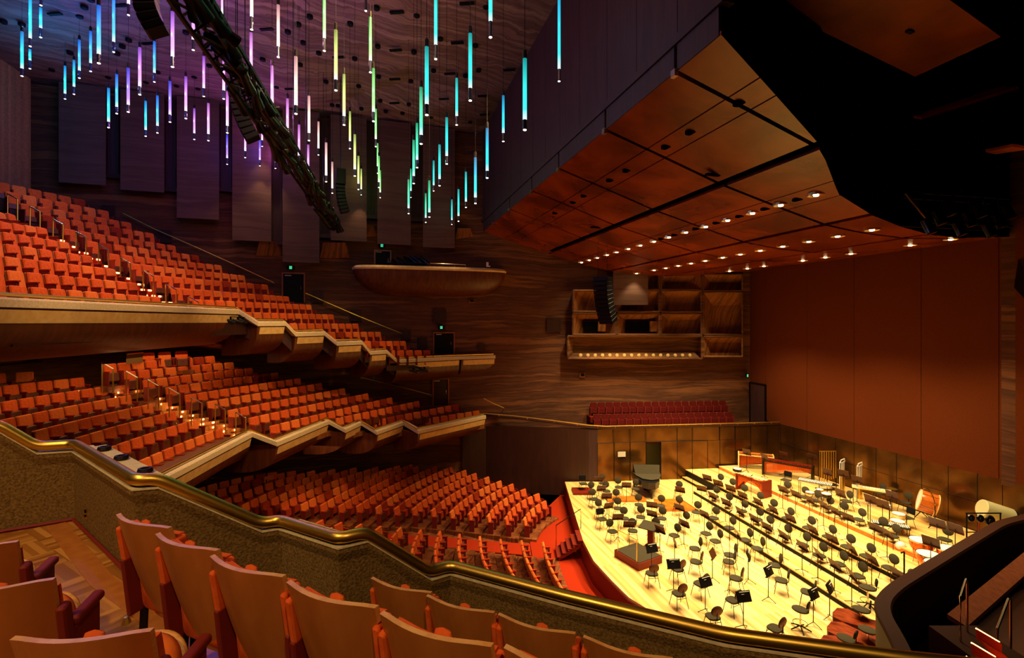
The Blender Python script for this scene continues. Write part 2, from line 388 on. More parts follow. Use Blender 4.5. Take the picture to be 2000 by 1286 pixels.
for x, y in ((885,78),(878,316),(872,498),(870,648),(67,184),(520,360),(1325,22),(1265,270),(1218,463),(1180,622),(1425,603),(1435,720),(215,560),(1590,440)):
    ceil_disc(500 + x/3.216, y/3.216, 0.9, True)
for x, y in ((345,88),(930,273),(755,33)): ceil_disc(x/3.216, y/3.216, 0.9, True)

# ---- hanging acoustic banners on the far wall (u0, u1, bottom row)
for i, (u0, u1, vb, w) in enumerate(((116, 207, 360, 'leftmost, beside the brown curtain'), (236, 321, 374, 'second from the brown curtain'), (346, 428, 428, 'third from the brown curtain, in blue violet light'), (454, 530, 471, 'fourth from the curtain, in violet light'), (552, 624, 513, 'hanging lowest, above the door with the lit exit sign'), (646, 716, 471, 'behind the small speaker array'), (737, 802, 478, 'just above the technical balcony door'), (826, 888, 484, 'rightmost above the technical balcony'))):
    a = on_wall(u0, vb, WA, WB, 0.75); c = on_wall(u1, vb, WA, WB, 0.75); zb = (a.z + c.z)/2
    b = MB(); th = Vector((0.02, -0.06, 0)); up = Vector((0, 0, CEIL - 0.05 - zb)); a.z = c.z = zb
    b.slab([a, c, c+up, a+up], th, 'banner_strata'); ed = Vector((0, 0, 0.12))
    o = b.build('acoustic_banner'); tag(o, 'tall flat wood-toned acoustic banner, ' + w, 'banner', 'acoustic banners on the far wall')
# recessed strips between the banners, each with a ledge
for u0, u1, vb in ((209, 233, 345), (323, 344, 372), (430, 452, 372), (532, 550, 475), (626, 645, 462), (718, 736, 425), (804, 824, 430)):
    vt = 210 if u0 < 450 else 300
    a = on_wall(u0, vb, WA, WB, 0.12); c = on_wall(u1, vb, WA, WB, 0.12); zb = a.z; c.z = zb; up = Vector((0, 0, CEIL - 0.2 - zb))
    b = MB(); b.slab([a, c, c+up, a+up], (0.02, -0.05, 0), 'bulkhead_wood')
    rr = (c-a).normalized()
    for e in (a, c): b.box((e.x, e.y-0.05, (zb+CEIL)/2), (0.12, 0.3, CEIL-zb-0.2), 'panel_wood_dark', rz=math.atan2(rr.y, rr.x))
    m_ = (a+c)/2; b.box((m_.x, m_.y-0.1, zb), ((c-a).length+0.5, 0.4, 0.22), 'panel_wood_dark', rz=math.atan2(rr.y, rr.x))
    struct(b.build('trim_recess'))
for u0, v0, u1, v1 in ((500, 472, 548, 500), (625, 474, 682, 504), (888, 446, 927, 475), (707, 440, 737, 462)):
    a = on_wall(u0, v1, WA, WB, 0.1); c = on_wall(u1, v1, WA, WB, 0.1); t0 = on_wall(u0+6, v0, WA, WB, 0.5); t1 = on_wall(u1-8, v0, WA, WB, 0.5)
    b = MB(); b.slab([a, c, t1, t0], (0, 0.3, 0), 'grain_tilted'); struct(b.build('trim_wedge'))

# ---- coffered panel beside the stage, built proud of the wall
ew = Vector((WD[0]-WC[0], WD[1]-WC[1], 0)).normalized(); nw = Vector((ew.y, -ew.x, 0))
def CW(u, v, d=0.0): return on_wall(u, v, WC, WD, d)
def coffer(u0, v0, u1, v1, l, t, r_, bt, mt='grain_tilted', inner='grain_tilted', holes=None):
    """pyramidal recess; l, t, r_, bt: how far (px) the inner floor lies inside the rim"""
    D = 0.85; D2 = 0.12
    o_ = [CW(u0, v0, D), CW(u1, v0, D), CW(u1, v1, D), CW(u0, v1, D)]
    i_ = [CW(u0+l, v0+t, D2), CW(u1-r_, v0+t, D2), CW(u1-r_, v1-bt, D2), CW(u0+l, v1-bt, D2)]
    b = MB(); b.add(o_+i_, [(0, 4, 5, 1), (1, 5, 6, 2), (3, 2, 6, 7), (0, 3, 7, 4)], mt); b.add(i_, [(0, 3, 2, 1)], inner)
    # rim strips
    k = 0.07
    for p_, q_ in ((0, 1), (1, 2), (2, 3), (3, 0)):
        a, c = o_[p_], o_[q_]; b.tube([a, c], k, 'wall_strata_olive', 4)
    # outer sides back to the wall
    back = [CW(u0, v0, 0), CW(u1, v0, 0), CW(u1, v1, 0), CW(u0, v1, 0)]
    b.add(o_+back, [(0, 1, 5, 4), (1, 2, 6, 5), (2, 3, 7, 6), (3, 0, 4, 7)], 'wall_strata_olive')
    return struct(b.build('wall_coffer'))
coffer(1119, 568, 1203, 609, 22, 16, 12, 2); coffer(1206, 568, 1288, 609, 14, 16, 8, 2); coffer(1291, 568, 1370, 609, 12, 15, 3, 2)
coffer(1119, 613, 1203, 654, 18, 14, 14, 2); coffer(1206, 613, 1288, 654, 16, 14, 12, 2); coffer(1291, 613, 1370, 654, 13, 14, 3, 2)
coffer(1291, 530, 1370, 566, 8, 24, 30, 2); coffer(1374, 536, 1450, 568, 14, 18, 3, 2); coffer(1374, 571, 1450, 654, 18, 26, 2, 2); coffer(1374, 658, 1450, 697, 14, 12, 3, 2)
coffer(1206, 530, 1288, 566, 8, 10, 8, 2)
long_c = coffer(1109, 657, 1371, 701, 12, 4, 8, 12, mt='wall_strata_olive', inner='wall_strata_olive')
for i in range(16):                                              # knobs along the lower ledge of the long coffer
    c = CW(1134 + i*14.2, 694.5, 0.62); b = MB(); b.lathe([(0.05, 0), (0.13, 0.02), (0.10, 0.06), (0.03, 0.07)], (0, 0, 0), 'light_ply', 10, ax=nw); b.build('knob', long_c, loc=c)
# black openings of the little windows inside two coffers
for n_, (u0, v0, u1, v1) in enumerate(((1139, 628, 1167, 648), (1223, 628, 1267, 648))):
    c = (CW(u0, v0, 0.3)+CW(u1, v1, 0.3))/2; w = (CW(u1, v0, 0.3)-CW(u0, v0, 0.3)).length; h = CW(u0, v0, 0.3).z-CW(u0, v1, 0.3).z
    b = MB(); b.box(c, (w, 0.3, h), 'glass', rz=math.atan2(ew.y, ew.x)); b.box(c+Vector((w/2+0.25, -0.1, 0)), (0.5, 0.2, h), 'grain_tilted', rz=math.atan2(ew.y, ew.x))
    struct(b.build('window_%d' % (n_+1)))
a = CW(1197, 596, 1.05); c = CW(1265, 596, 1.05); up = Vector((0, 0, 2.2)); b = MB(); b.slab([a, c, c+up, a+up], nw*0.06, 'banner_strata')
tag(b.build('acoustic_banner'), 'short flat acoustic panel beside the black speaker array near the stage, over the coffered wall', 'banner')

# ---- low walls round the stage: panelled metal and wood below the side box
RW = [(17.6, 31.8), (5.94, 30.5), (4.87, 30.62), (1.97, 31.0), (0.0, 31.3), (-1.7, 31.5), (-3.2, 31.0)]
RW.reverse(); RZ = [4.05, 4.0, 3.9, 3.73, 3.43, 3.39, 3.39]
def rail_pt(u):
    for i in range(len(RW)-1):
        a, c = RW[i], RW[i+1]; ua = CU+F*a[0]/a[1]; uc = CU+F*c[0]/c[1]
        if ua <= u <= uc or i == len(RW)-2: return on_wall(u, 800, a, c)
ZF = 3.39
dark = MB(); dark.sweep([(RW[i][0], RW[i][1], 0) for i in range(0, 6)][:5], [(0, -1.3), (0, 3.3), (-0.2, 3.3), (-0.2, -1.3)], 'panel_wood_dark', closed=True)
struct(dark.build('wall_stalls_side'))
pa = Vector((*RW[4], 0)); 
def seg_wall(name, u0, u1, z0, z1, mt, th=0.2):
    a = rail_pt(u0); c = rail_pt(u1); a.z = c.z = z0; b = MB(); b.slab([a, c, c+Vector((0, 0, z1-z0)), a+Vector((0, 0, z1-z0))], (0, th, 0), mt)
    return struct(b.build(name))
ZD = 2.42
seg_wall('wall_stage_side', 1150, 1167, -1, ZF-0.1, 'bulkhead_wood'); seg_wall('wall_stage_side', 1167, 1524, ZD, ZF-0.1, 'metal_wall')
seg_wall('wall_stage_side', 1167, 1261, -1, ZD, 'metal_wall'); seg_wall('wall_stage_side', 1291, 1524, -1, ZD, 'metal_wall')
def seam_at(u, z0, z1, n_=None, w=0.025):
    a = rail_pt(u); b = MB(); b.box((a.x, a.y-0.0, (z0+z1)/2), (w, 0.03, z1-z0), 'black', rz=0.11); o = b.build('trim_seam'); return struct(o)
for u in (1167, 1200, 1231, 1262, 1291, 1323, 1352, 1382, 1406, 1436, 1466, 1498): seam_at(u, -0.0 if u < 1340 else 0.5, ZD if u < 1390 else ZF-0.1)
for u in (1199, 1231, 1262, 1323, 1353): seam_at(u, ZD, ZF-0.1, w=0.02)
a = rail_pt(1167); c = rail_pt(1382); b = MB(); b.tube([(a.x, a.y-0.01, ZD), (c.x, c.y-0.01, ZD)], 0.018, 'black', 4); struct(b.build('trim_seam'))
# open stage door with the lit corridor behind it
a = rail_pt(1261); c = rail_pt(1291)
b = MB(); b.box(((a.x+c.x)/2+0.4, a.y+2.3, -0.02), (2.6, 4.2, 0.04), 'corridor_floor'); b.box(((a.x+c.x)/2+0.4, a.y+1.75, 1.4), (2.6, 0.1, 2.8), 'corridor_floor'); b.box((a.x-0.75, a.y+2.3, 1.4), (0.1, 4.2, 2.8), 'paper_grey'); b.box((c.x+0.9, a.y+2.5, 1.4), (0.1, 3.8, 2.8), 'paper_grey'); b.box(((a.x+c.x)/2+0.3, a.y+2.65, 2.85), (2.2, 3.6, 0.1), 'paper_grey')
struct(b.build('wall_corridor'))
lamp('corridor_lamp', 'POINT', ((a.x+c.x)/2+0.2, a.y+1.0, 2.5), 14, (1, 1, 0.75), size=0.1)
c = rail_pt(1214); b = MB(); b.box((c.x, c.y-0.04, 1.72), (0.5, 0.02, 0.32), 'paper_grey', rz=0.11); tag(b.build('notice'), 'small pale notice sheet taped to the metal stage door', 'notice')
# ledge of the side box, floor of the box and its brass rail
b = MB(); b.sweep([(x, y, z) for (x, y), z in zip(RW, RZ)], [(0.04, 0.0), (0.04, -0.07), (-0.22, -0.13), (-0.22, 0.0)], 'panel_wood_dark', closed=True); struct(b.build('trim_ledge'))
b = MB(); b.prism([(3.0, 31.0), (5.9, 30.7), (17.6, 32.0), (16.9, 34.4), (3.83, 32.9), (0.5, 32.2)], 2.3, 2.5, 'carpet_dark'); struct(b.build('floor_side_box'))
b = MB()
path = [Vector((x, y-0.02, z+0.12)) for (x, y), z in zip(RW, RZ)]
b.tube(path, 0.035, 'brass', 8); o = root('brass_rail', (0, 0, 0), 0, 'thin brass rail on the far side box ledge above the stage doors', 'rail')
b.build('handrail', o)
for i in range(len(path)-1):
    n_ = max(1, int((path[i+1]-path[i]).length/1.1))
    for k in range(n_):
        p_ = path[i].lerp(path[i+1], (k+0.5)/n_); q = MB(); q.tube([p_, p_-Vector((0, 0, 0.14))], 0.018, 'brass', 6); q.build('post', o)

# back wall of the stage: metal panels below, tall fabric panels above
def bw(q, z): return H(0, q, z)
b = MB(); b.slab([bw(-0.05, -0.1), bw(15.9, -0.1), bw(15.9, ZF), bw(-0.05, ZF)], HA*-0.2, 'metal_wall'); struct(b.build('wall_stage_back'))
def q_of(u):      # q on the back wall at picture column u
    k = (u-CU)/F; return (k*OY - OX)/(0.2748 + 0.9615*k)
for u in (1525, 1551, 1577, 1598, 1632, 1668, 1711, 1751, 1800, 1852, 1909, 1958):
    c = bw(q_of(u), 1.9); b = MB(); b.box(c+HA*0.003, (0.016, 0.014, 3.0), 'black', rz=math.atan2(HB.y, HB.x)); struct(b.build('trim_seam'))
b = MB(); b.box(bw(7.8, 2.15)+HA*0.01, (15.6, 0.02, 0.02), 'panel_wood_dark', rz=math.atan2(HB.y, HB.x)); struct(b.build('trim_seam'))
qs = [-2.6] + [q_of(u) for u in (1495, 1576, 1668, 1799, 1951)] + [14.0]
for i in range(len(qs)-1):
    b = MB(); b.slab([bw(qs[i]+0.012, ZF), bw(qs[i+1]-0.012, ZF), bw(qs[i+1]-0.012, 14.4), bw(qs[i]+0.012, 14.4)], HA*-0.2 + HA*0.02*(i % 2), 'fabric_wall'); struct(b.build('wall_fabric'))
b = MB(); b.slab([bw(-2.6, 2.4), bw(14.5, 2.4), bw(14.5, 14.4), bw(-2.6, 14.4)], HA*-0.1, 'black'); o = b.build('wall_backing'); o.location = HA*-0.22; struct(o)
# plain door into the side box from behind the fabric wall
c = bw(q_of(1481), 4.35); wd = q_of(1497)-q_of(1467); rzb = math.atan2(HB.y, HB.x)
b = MB(); b.box((0, 0, 0), (wd, 0.05, 2.9), 'bulkhead_wood'); o = b.build('door_1', loc=c+HA*0.04); o.rotation_euler.z = rzb; struct(o)
b = MB()
for x in (-wd/2, wd/2): b.box((x, 0, 0), (0.09, 0.12, 2.95), 'black')
b.box((0, 0, 1.45), (wd, 0.12, 0.09), 'black'); b.build('door_frame', o)
# near-side wall, only its edge in view
b = MB(); a = bw(11.65, 0); p0 = Vector((a.x-0.05, a.y-0.1, 3.2)); dirn = Vector((3.2, -6.6, 0))
b.slab([p0, p0+dirn, p0+dirn+Vector((0, 0, 14)), p0+Vector((0, 0, 14))], (0.5, 0.2, 0), 'wall_strata'); 
f0 = p0+Vector((0.2, -0.5, 9.5)); b.add([f0, f0+Vector((-0.55, -0.35, -1.2)), f0+Vector((0.1, -1.6, -3.4)), f0+Vector((1.2, -2.2, 0.5))], [(0, 1, 2, 3), (0, 3, 2, 1)], 'banner_strata')
struct(b.build('wall_near_side'))

# ---- bulkhead over the front of the stage and the timber reflector hung below it
FP = 18.95
b = MB(); qa, qb = -4.6, 17.7
qseam = [-4.6, -3.0, -1.6, 0.2, 2.0, 3.8, 5.6, 7.2, 8.8, 10.6, 12.6, 14.3, 16.1, 17.7]
b.slab([H(FP-0.1, qa, 16.6), H(FP-0.1, qb, 16.6), H(FP-0.1, qb, CEIL), H(FP-0.1, qa, CEIL)], HA*-0.2, 'black')
for i in range(len(qseam)-1):
    a, c = qseam[i]+0.012, qseam[i+1]-0.012
    b.slab([H(FP, a, 16.62), H(FP, c, 16.62), H(FP, c, CEIL), H(FP, a, CEIL)], HA*-0.08, 'bulkhead_wood')
b.slab([H(FP+0.1, qa, 16.45), H(FP+0.1, qb, 16.45), H(FP+0.1, qb, 16.66), H(FP+0.1, qa, 16.66)], HA*-0.3, 'bulkhead_wood')
struct(b.build('wall_bulkhead'))
PROF = [(19.0, 15.85), (17.0, 15.22), (14.9, 14.54), (12.4, 13.9), (10.6, 13.47), (9.0, 13.28), (6.9, 13.18), (4.5, 13.27), (2.0, 13.5), (0.1, 13.68)]
def zc(p):
    for i in range(len(PROF)-1):
        (a, za), (c, zc_) = PROF[i], PROF[i+1]
        if c <= p <= a: return za + (zc_-za)*(a-p)/(a-c)
    return PROF[0][1] if p > 19 else PROF[-1][1]
def interp(t, x):
    for i in range(len(t)-1):
        if t[i+1][0] <= x <= t[i][0]: return t[i][1] + (t[i+1][1]-t[i][1])*(t[i][0]-x)/(t[i][0]-t[i+1][0])
    return t[0][1] if x > t[0][0] else t[-1][1]
qmax = lambda p: interp([(19, 17.6), (14.9, 16.2), (12.4, 14.6), (9, 13.9), (4.5, 12.9), (0, 12.0)], p)
qmin = lambda p: interp([(19, -4.3), (14.9, -3.9), (12.4, -3.65), (10.6, -3.4), (6.9, -2.9), (0, -2.5)], p)
can = root('stage_canopy', H(9, 7, 14), 0, 'large curved timber sound reflector hanging over the stage, divided by black joints', 'canopy')
def cp(p, q, dz=0.0): return H(p, q, zc(p)+dz) - Vector(can.location)
psegs = [(18.98, 17.62), (17.58, 16.97), (16.93, 15.06), (14.72, 13.17), (13.13, 12.31), (12.27, 10.72), (10.5, 7.02), (6.78, 3.42), (3.22, 0.12)]
qcuts = [-1.6, 2.0, 5.6, 8.8, 12.6, 16.1]
holes = {1: [(0.2, 'b'), (0.45, 'b')]}
for k, (p0_, p1_) in enumerate(psegs):
    lo, hi = min(qmin(p0_), qmin(p1_)), max(qmax(p0_), qmax(p1_))
    cuts = [None] + qcuts + [None]
    for j in range(len(cuts)-1):
        nP = max(2, int((p0_-p1_)/0.6)+1); rows_ = []
        for i in range(nP+1):
            p_ = p0_ + (p1_-p0_)*i/nP
            qa_ = qmin(p_) if cuts[j] is None else max(cuts[j]+0.07, qmin(p_)); qb_ = qmax(p_) if cuts[j+1] is None else min(cuts[j+1]-0.07, qmax(p_))
            if qb_ > qa_+0.02: rows_.append((p_, qa_, qb_))
        if len(rows_) < 2: continue
        b = MB(); vs = []; fs = []; nQ = 4
        for p_, qa_, qb_ in rows_:
            for h in (0, 0.09):
                for i in range(nQ+1): vs.append(cp(p_, qa_+(qb_-qa_)*i/nQ, h))
        M_ = nQ+1; n_ = len(rows_)
        for i in range(n_-1):
            for t in range(nQ):
                a = i*2*M_+t; fs.append((a, a+1, a+2*M_+1, a+2*M_)); a += M_; fs.append((a, a+2*M_, a+2*M_+1, a+1))
            a = i*2*M_; fs.append((a, a+2*M_, a+3*M_, a+M_)); a += nQ; fs.append((a, a+M_, a+3*M_, a+2*M_))
        fs.append(tuple(range(0, M_)) + tuple(reversed(range(M_, 2*M_)))); e = (n_-1)*2*M_; fs.append(tuple(reversed(range(e, e+M_))) + tuple(range(e+M_, e+2*M_)))
        b.add(vs, fs, 'canopy_wood'); b.build('panel', can)
# front fascia of the reflector and a near-black sheet added above so the gaps look dark
for j, (a, c) in enumerate(zip([-4.3]+qcuts, qcuts+[17.6])):
    b = MB(); L = Vector(can.location)
    b.slab([H(19.0, a+0.06, 15.86)-L, H(19.0, c-0.06, 15.86)-L, H(19.0, c-0.06, 16.46)-L, H(19.0, a+0.06, 16.46)-L], HA*-0.08, 'bulkhead_wood'); b.build('fascia', can)
    if j: q = MB(); q.box(H(19.03, a, 15.8)-L, (0.16, 0.1, 0.16), 'chrome', rz=rzb); q.build('bracket', can)
b = MB(); vs = []; fs = []; PP = [18.9, 17, 14.9, 12.4, 10.6, 9, 6.9, 4.5, 2, 0.15]
for p_ in PP: vs += [cp(p_, qmin(p_)+0.05, 0.25), cp(p_, qmax(p_)-0.05, 0.25), cp(p_, qmax(p_)-0.05, 0.35), cp(p_, qmin(p_)+0.05, 0.35)]
for i in range(len(PP)-1):
    a = i*4
    for k in range(4): fs.append((a+k, a+(k+1) % 4, a+4+(k+1) % 4, a+4+k))
b.add(vs, fs, 'void_black'); b.build('backing', can)
# sockets without lamp and the big flown cut-outs
for (p_, us) in ((17.28, (1444, 1349, 1301, 1224, 1192, 1141, 1120, 1085)),):
    for u in us:
        k = (u-CU)/F; X0 = H(p_, 0); q_ = (k*X0.y - X0.x)/(0.2748+0.9615*k); b = MB(); b.lathe([(0.001, -0.02), (0.15, -0.02), (0.15, 0.06)], cp(p_, q_, -0.005), 'void_black', 12); b.build('socket', can)
for p_, u0 in ((15.4, 1398), (15.3, 1167)):
    k = (u0-CU)/F; X0 = H(p_, 0); q_ = (k*X0.y - X0.x)/(0.2748+0.9615*k); b = MB(); c = cp(p_, q_, -0.02); b.box(c+HA*-0.1, (0.14, 0.9, 0.05), 'void_black', rz=rzb); b.build('slot', can)
# bulkhead return closing the void above the reflector; near-black stands in for darkness
b = MB(); vs = []; fs = []
for p_ in PP: vs += [H(p_, qmax(p_)+0.02, zc(p_)-0.02), H(p_, qmax(p_)+0.02, CEIL-1.0)]
for i in range(len(PP)-1): fs.append((2*i, 2*i+1, 2*i+3, 2*i+2))
b.add(vs, fs, 'void_black'); b.slab([H(19.5, 17.7, CEIL-0.95), H(-1, 12.0, CEIL-0.95), H(-1, 30, CEIL-0.95), H(19.5, 30, CEIL-0.95)], (0, 0, 0.1), 'void_black')
b.slab([H(-0.1, 11.0, 13.6), H(-0.1, 30, 13.6), H(-0.1, 30, CEIL-1), H(-0.1, 11.0, CEIL-1)], HA*-0.1, 'void_black')
struct(b.build('wall_void'))
# upper reflector panel seen past the bulkhead
pz = 17.5; b = MB(); pts = [G(1787, 150, pz), G(1955, 72, pz), G(1855, 0, pz), G(1480, 0, pz)]
e0 = pts[3] + (pts[3]-pts[0])*0.4; e1 = pts[2] + (pts[2]-pts[1])*0.6
b.slab([pts[0], pts[1], e1, e0], (0, 0, 0.12), 'reflector_wood'); tag(b.build('ceiling_reflector'), 'dark timber reflector panel hanging high at the top right corner', 'panel')
q = MB(); c = G(1777, 62, pz-0.03); q.box(c, (0.22, 0.1, 0.05), 'black', rz=0.4); tag(q.build('sprinkler'), 'tiny dark fitting under the reflector panel at top right', 'fitting')
for nm, (u0, v0, u1, v1, w), lb in (('lighting_bridge', (1800, 228, 1990, 168, 0.28), 'brown timber-edged bridge in the black void right of the stage ceiling, upper one'), ('lighting_bridge', (1945, 296, 2010, 286, 0.2), 'short brown bridge edge in the black void, lower one at the right margin')):
    a = P(u0, v0, 13.5); c = P(u1, v1, 12.2); b = MB(); b.slab([a, c, c+Vector((0.1, 0.5, 0.25)), a+Vector((0.1, 0.4, 0.2))], (0, 0, -0.08), 'reflector_wood'); tag(b.build(nm), lb, 'bridge')
# ================================================================ SEATING
# rows: (zone, row index, [(x, y, z of seat top)], bulge)
ROWS = []
def prow(zone, k, a, c, z0, z1=None, Ya=None, Yc=None, bulge=0.0):
    """row between two sightings; its height is given, or its distance when the row is level with the eye"""
    z1 = z0 if z1 is None else z1
    p = G(a[0], a[1], z0) if Ya is None else P(a[0], a[1], Ya); q = G(c[0], c[1], z1) if Yc is None else P(c[0], c[1], Yc)
    d = q-p; n = Vector((d.y, -d.x, 0)).normalized()
    ROWS.append((zone, k, [p + d*t - n*(4*bulge*t*(1-t)) for t in [i/8 for i in range(9)]]))
# upper balcony, left of the stairs (seen from the lit stairs)
for k, (v0, e) in enumerate(((557, (325, 581)), (527, (281, 554)), (500, (238, 527)), (474, (193, 502)), (451, (148, 475)), (432, (104, 447)), (414, (45, 421)))):
    Ya = 11.2+0.9*k; x = -(11.9+0.95*k); Yc = x/((e[0]-CU)/F) if k else 17.5
    Yc = {0: 17.6, 1: 17.9, 2: 18.0, 3: 18.1, 4: 18.2, 5: 18.3, 6: 18.4}[k]
    prow('ul', k, (-16, v0-3), e, 0, Ya=Ya, Yc=Yc)
for k, (s, e, Ya, Yc) in enumerate((((384, 585), (615, 596), 19.3, 27.3), ((342, 562), (571, 580), 19.4, 27.0), ((300, 537), (530, 557), 19.55, 26.6), ((260, 514), (485, 539), 19.7, 26.3), ((218, 495), (440, 519), 19.8, 26.0), ((174, 470), (396, 500), 19.85, 25.6), ((129, 446), (351, 481), 19.9, 25.2), ((87, 419), (308, 457), 19.95, 24.9), ((43, 396), (264, 436), 20.0, 24.6), ((12, 372), (219, 413), 20.5, 24.2), ((-10, 352), (171, 391), 21.0, 23.8))):
    prow('ur', k, s, e, 0, Ya=Ya, Yc=Yc)
for k, (s, e, Ya, Yc) in enumerate((((482, 610), (658, 615), 21.4, 28.0), ((570, 632), (706, 633), 23.5, 28.3), ((645, 649), (750, 649), 25.0, 28.8), ((715, 667), (798, 667), 26.3, 29.2), ((758, 685), (845, 685), 27.6, 29.6))):
    prow('uf', k, s, e, 0, Ya=Ya, Yc=Yc)
# circle, left of the lit stairs
for k, (s, e) in enumerate((((262, 912), (445, 836)), ((218, 878), (396, 819)), ((162, 856), (353, 803)), ((78, 843), (308, 789)), ((10, 822), (266, 772)), ((-20, 792), (219, 755)), ((-20, 759), (172, 738)), ((-20, 733), (71, 727)))):
    prow('cl', k, s, e, (5.8, 6.2, 6.53, 6.85, 7.16, 7.52, 7.9, 8.25)[k], bulge=0.12)
for k, (s, e) in enumerate((((533, 834), (772, 777)), ((492, 818), (725, 769)), ((451, 803), (680, 759)), ((410, 786), (635, 749)), ((368, 773), (593, 739)), ((330, 758), (550, 728)), ((286, 744), (500, 719)), ((246, 728), (463, 708)), ((208, 713), (426, 696)), ((278, 690), (372, 686)))):
    prow('cr', k, s, e, 5.6+0.35*k, bulge=0.1)
for k, (s, e) in enumerate((((659, 819), (824, 784)), ((722, 825), (900, 790)), ((811, 823), (940, 803)))):
    prow('cf', k, s, e, (5.25, 4.72, 4.35)[k], (5.25, 4.92, 4.5)[k])
# stalls, main block: near ends on the cross aisle, far ends under the side wall
NE = [(1030, 1018), (994, 1016), (959, 1011), (922, 1007), (886, 1003), (849, 1000), (812, 997), (777, 996), (741, 994), (703, 991), (668, 991), (632, 989), (593, 988), (554, 986), (517, 986), (478, 989), (440, 980), (405, 968), (385, 958)]
FE = [(1074, 979), (1060, 965), (1033, 956), (1009, 946), (985, 940), (961, 932), (936, 925), (916, 919), (892, 911), (870, 907), (845, 903), (815, 906), (786, 910), (744, 913), (702, 914), (660, 917), (621, 920), (582, 921), (543, 924)]
for k in range(19):
    z = 0.0 + 0.1*k if k < 11 else 1.0+0.13*(k-10)
    prow('sm', k, NE[k], FE[k], z, bulge=0.35 if k else 0.2)
# stalls, near block, continuing the curve on this side of the cross aisle
NS = [(1069, 1057), (1027, 1054), (986, 1051), (946, 1046), (907, 1041), (869, 1036), (832, 1033), (793, 1029), (754, 1027), (716, 1023), (677, 1020), (640, 1015)]
NT = [(1109, 1150), (1066, 1142), (1019, 1132), (967, 1119), (914, 1104), (863, 1093), (817, 1084), (771, 1066), (727, 1055), (690, 1045), (655, 1035), (622, 1028)]
for k in range(12):
    p_ = G(*NS[k], -0.1+0.1*k); q_ = G(*NT[k], -0.1+0.1*k); d_ = q_-p_; L_ = d_.length; q_ = p_+d_*(max(L_, 3.0)/L_)
    mid = (p_+q_)/2; dd = q_-p_; n_ = Vector((dd.y, -dd.x, 0)).normalized()
    ROWS.append(('sn', k, [p_+dd*t - n_*(-4*0.12*t*(1-t)) for t in [i/8 for i in range(9)]]))
# side box
for k, (s, e, Ya, Yc) in enumerate((((1160, 811), (1432, 806), 31.7, 32.7), ((1153, 788), (1421, 784), 32.5, 33.5))):
    prow('bx', k, s, e, 0, Ya=Ya, Yc=Yc)
STAGE_C = Vector((10, 21, 0))
def tang(pts, t):
    L = [0]
    for i in range(len(pts)-1): L.append(L[-1]+(pts[i+1]-pts[i]).length)
    s = t*L[-1]
    for i in range(len(pts)-1):
        if s <= L[i+1]+1e-6:
            k = (s-L[i])/(L[i+1]-L[i]); return pts[i].lerp(pts[i+1], k), (pts[i+1]-pts[i]).normalized(), L[-1]
SEATS = []
for zone, k, pts in ROWS:
    L = tang(pts, 0.5)[2]; pitch = 0.57 if zone != 'bx' else 0.55; n = max(2, int(round(L/pitch)))
    for i in range(n):
        p, d, _ = tang(pts, (i+0.5)/n); f = Vector((d.y, -d.x, 0)).normalized()
        if zone == 'bx': f = Vector((0.1, -1, 0)).normalized()
        elif f.dot(STAGE_C-p) < 0: f = -f
        SEATS.append([zone, k, i, n, p, f])

# ---- tiered floors under the rows (one mesh per tier zone)
def treads(name, zones, mt, fr=0.62, bk=0.5, dz=0.85, th=0.45, riser=None):
    b = MB()
    for zone, k, pts in ROWS:
        if zone not in zones: continue
        for i in range(len(pts)-1):
            d = (pts[i+1]-pts[i]); 
            def off(j, s):
                t = (pts[min(j+1, len(pts)-1)]-pts[max(j-1, 0)]).normalized(); f = Vector((t.y, -t.x, 0)).normalized()
                if f.dot(STAGE_C-pts[4]) < 0: f = -f
                return pts[j] + f*s
            ext = d.normalized()*0.12
            a, c, e, g = off(i, fr), off(i+1, fr), off(i+1, -bk), off(i, -bk)
            if i == 0: a -= ext; g -= ext
            if i == len(pts)-2: c += ext; e += ext
            q = [Vector((w.x, w.y, w.z-dz)) for w in (a, c, e, g)]
            b.slab(q, (0, 0, -th), mt)
    return struct(b.build(name))
treads('floor_upper_balcony', ('ul', 'ur'), 'panel_wood_dark', 0.55, 0.5, 0.86, 0.6)
treads('floor_upper_front_tiers', ('uf',), 'panel_wood_dark', 0.05, 0.5, 0.86, 0.3)
treads('floor_circle', ('cl',), 'parquet_dark', 0.6, 0.5, 0.86, 0.4)
treads('floor_circle_tiers', ('cr', 'cf'), 'parquet_dark', 0.25, 0.5, 0.86, 0.22)
treads('floor_stalls_tiers', ('sm', 'sn'), 'parquet_dark', 0.5, 0.42, 0.86, 0.25)
treads('floor_box_tiers', ('bx',), 'carpet_dark', 0.5, 0.5, 0.86, 0.35)
# sloping stalls floor with red carpet aisles
b = MB(); zs = lambda x: -1.0 if x > 0.6 else -1.0 + 0.108*(0.6-x)
xs = [-22, -16, -12, -8, -4, -1, 0.6, 3, 7]
for i in range(len(xs)-1): b.add([(xs[i], 6, zs(xs[i])-0.04), (xs[i+1], 6, zs(xs[i+1])-0.04), (xs[i+1], 34, zs(xs[i+1])-0.04), (xs[i], 34, zs(xs[i])-0.04)], [(0, 1, 2, 3)], 'parquet_dark')
b.prism([(-22, 6), (7, 6), (7, 34), (-22, 34)], -1.6, -1.3, 'parquet_dark'); struct(b.build('floor_stalls'))
b = MB()
def ribbon(path, mt='carpet_red', lift=0.03):
    for i in range(len(path)-1):
        (a, c), (e, g) = path[i], path[i+1]
        b.slab([(a[0], a[1], zs(a[0])+lift), (c[0], c[1], zs(c[0])+lift), (g[0], g[1], zs(g[0])+lift), (e[0], e[1], zs(e[0])+lift)], (0, 0, -0.05), mt)
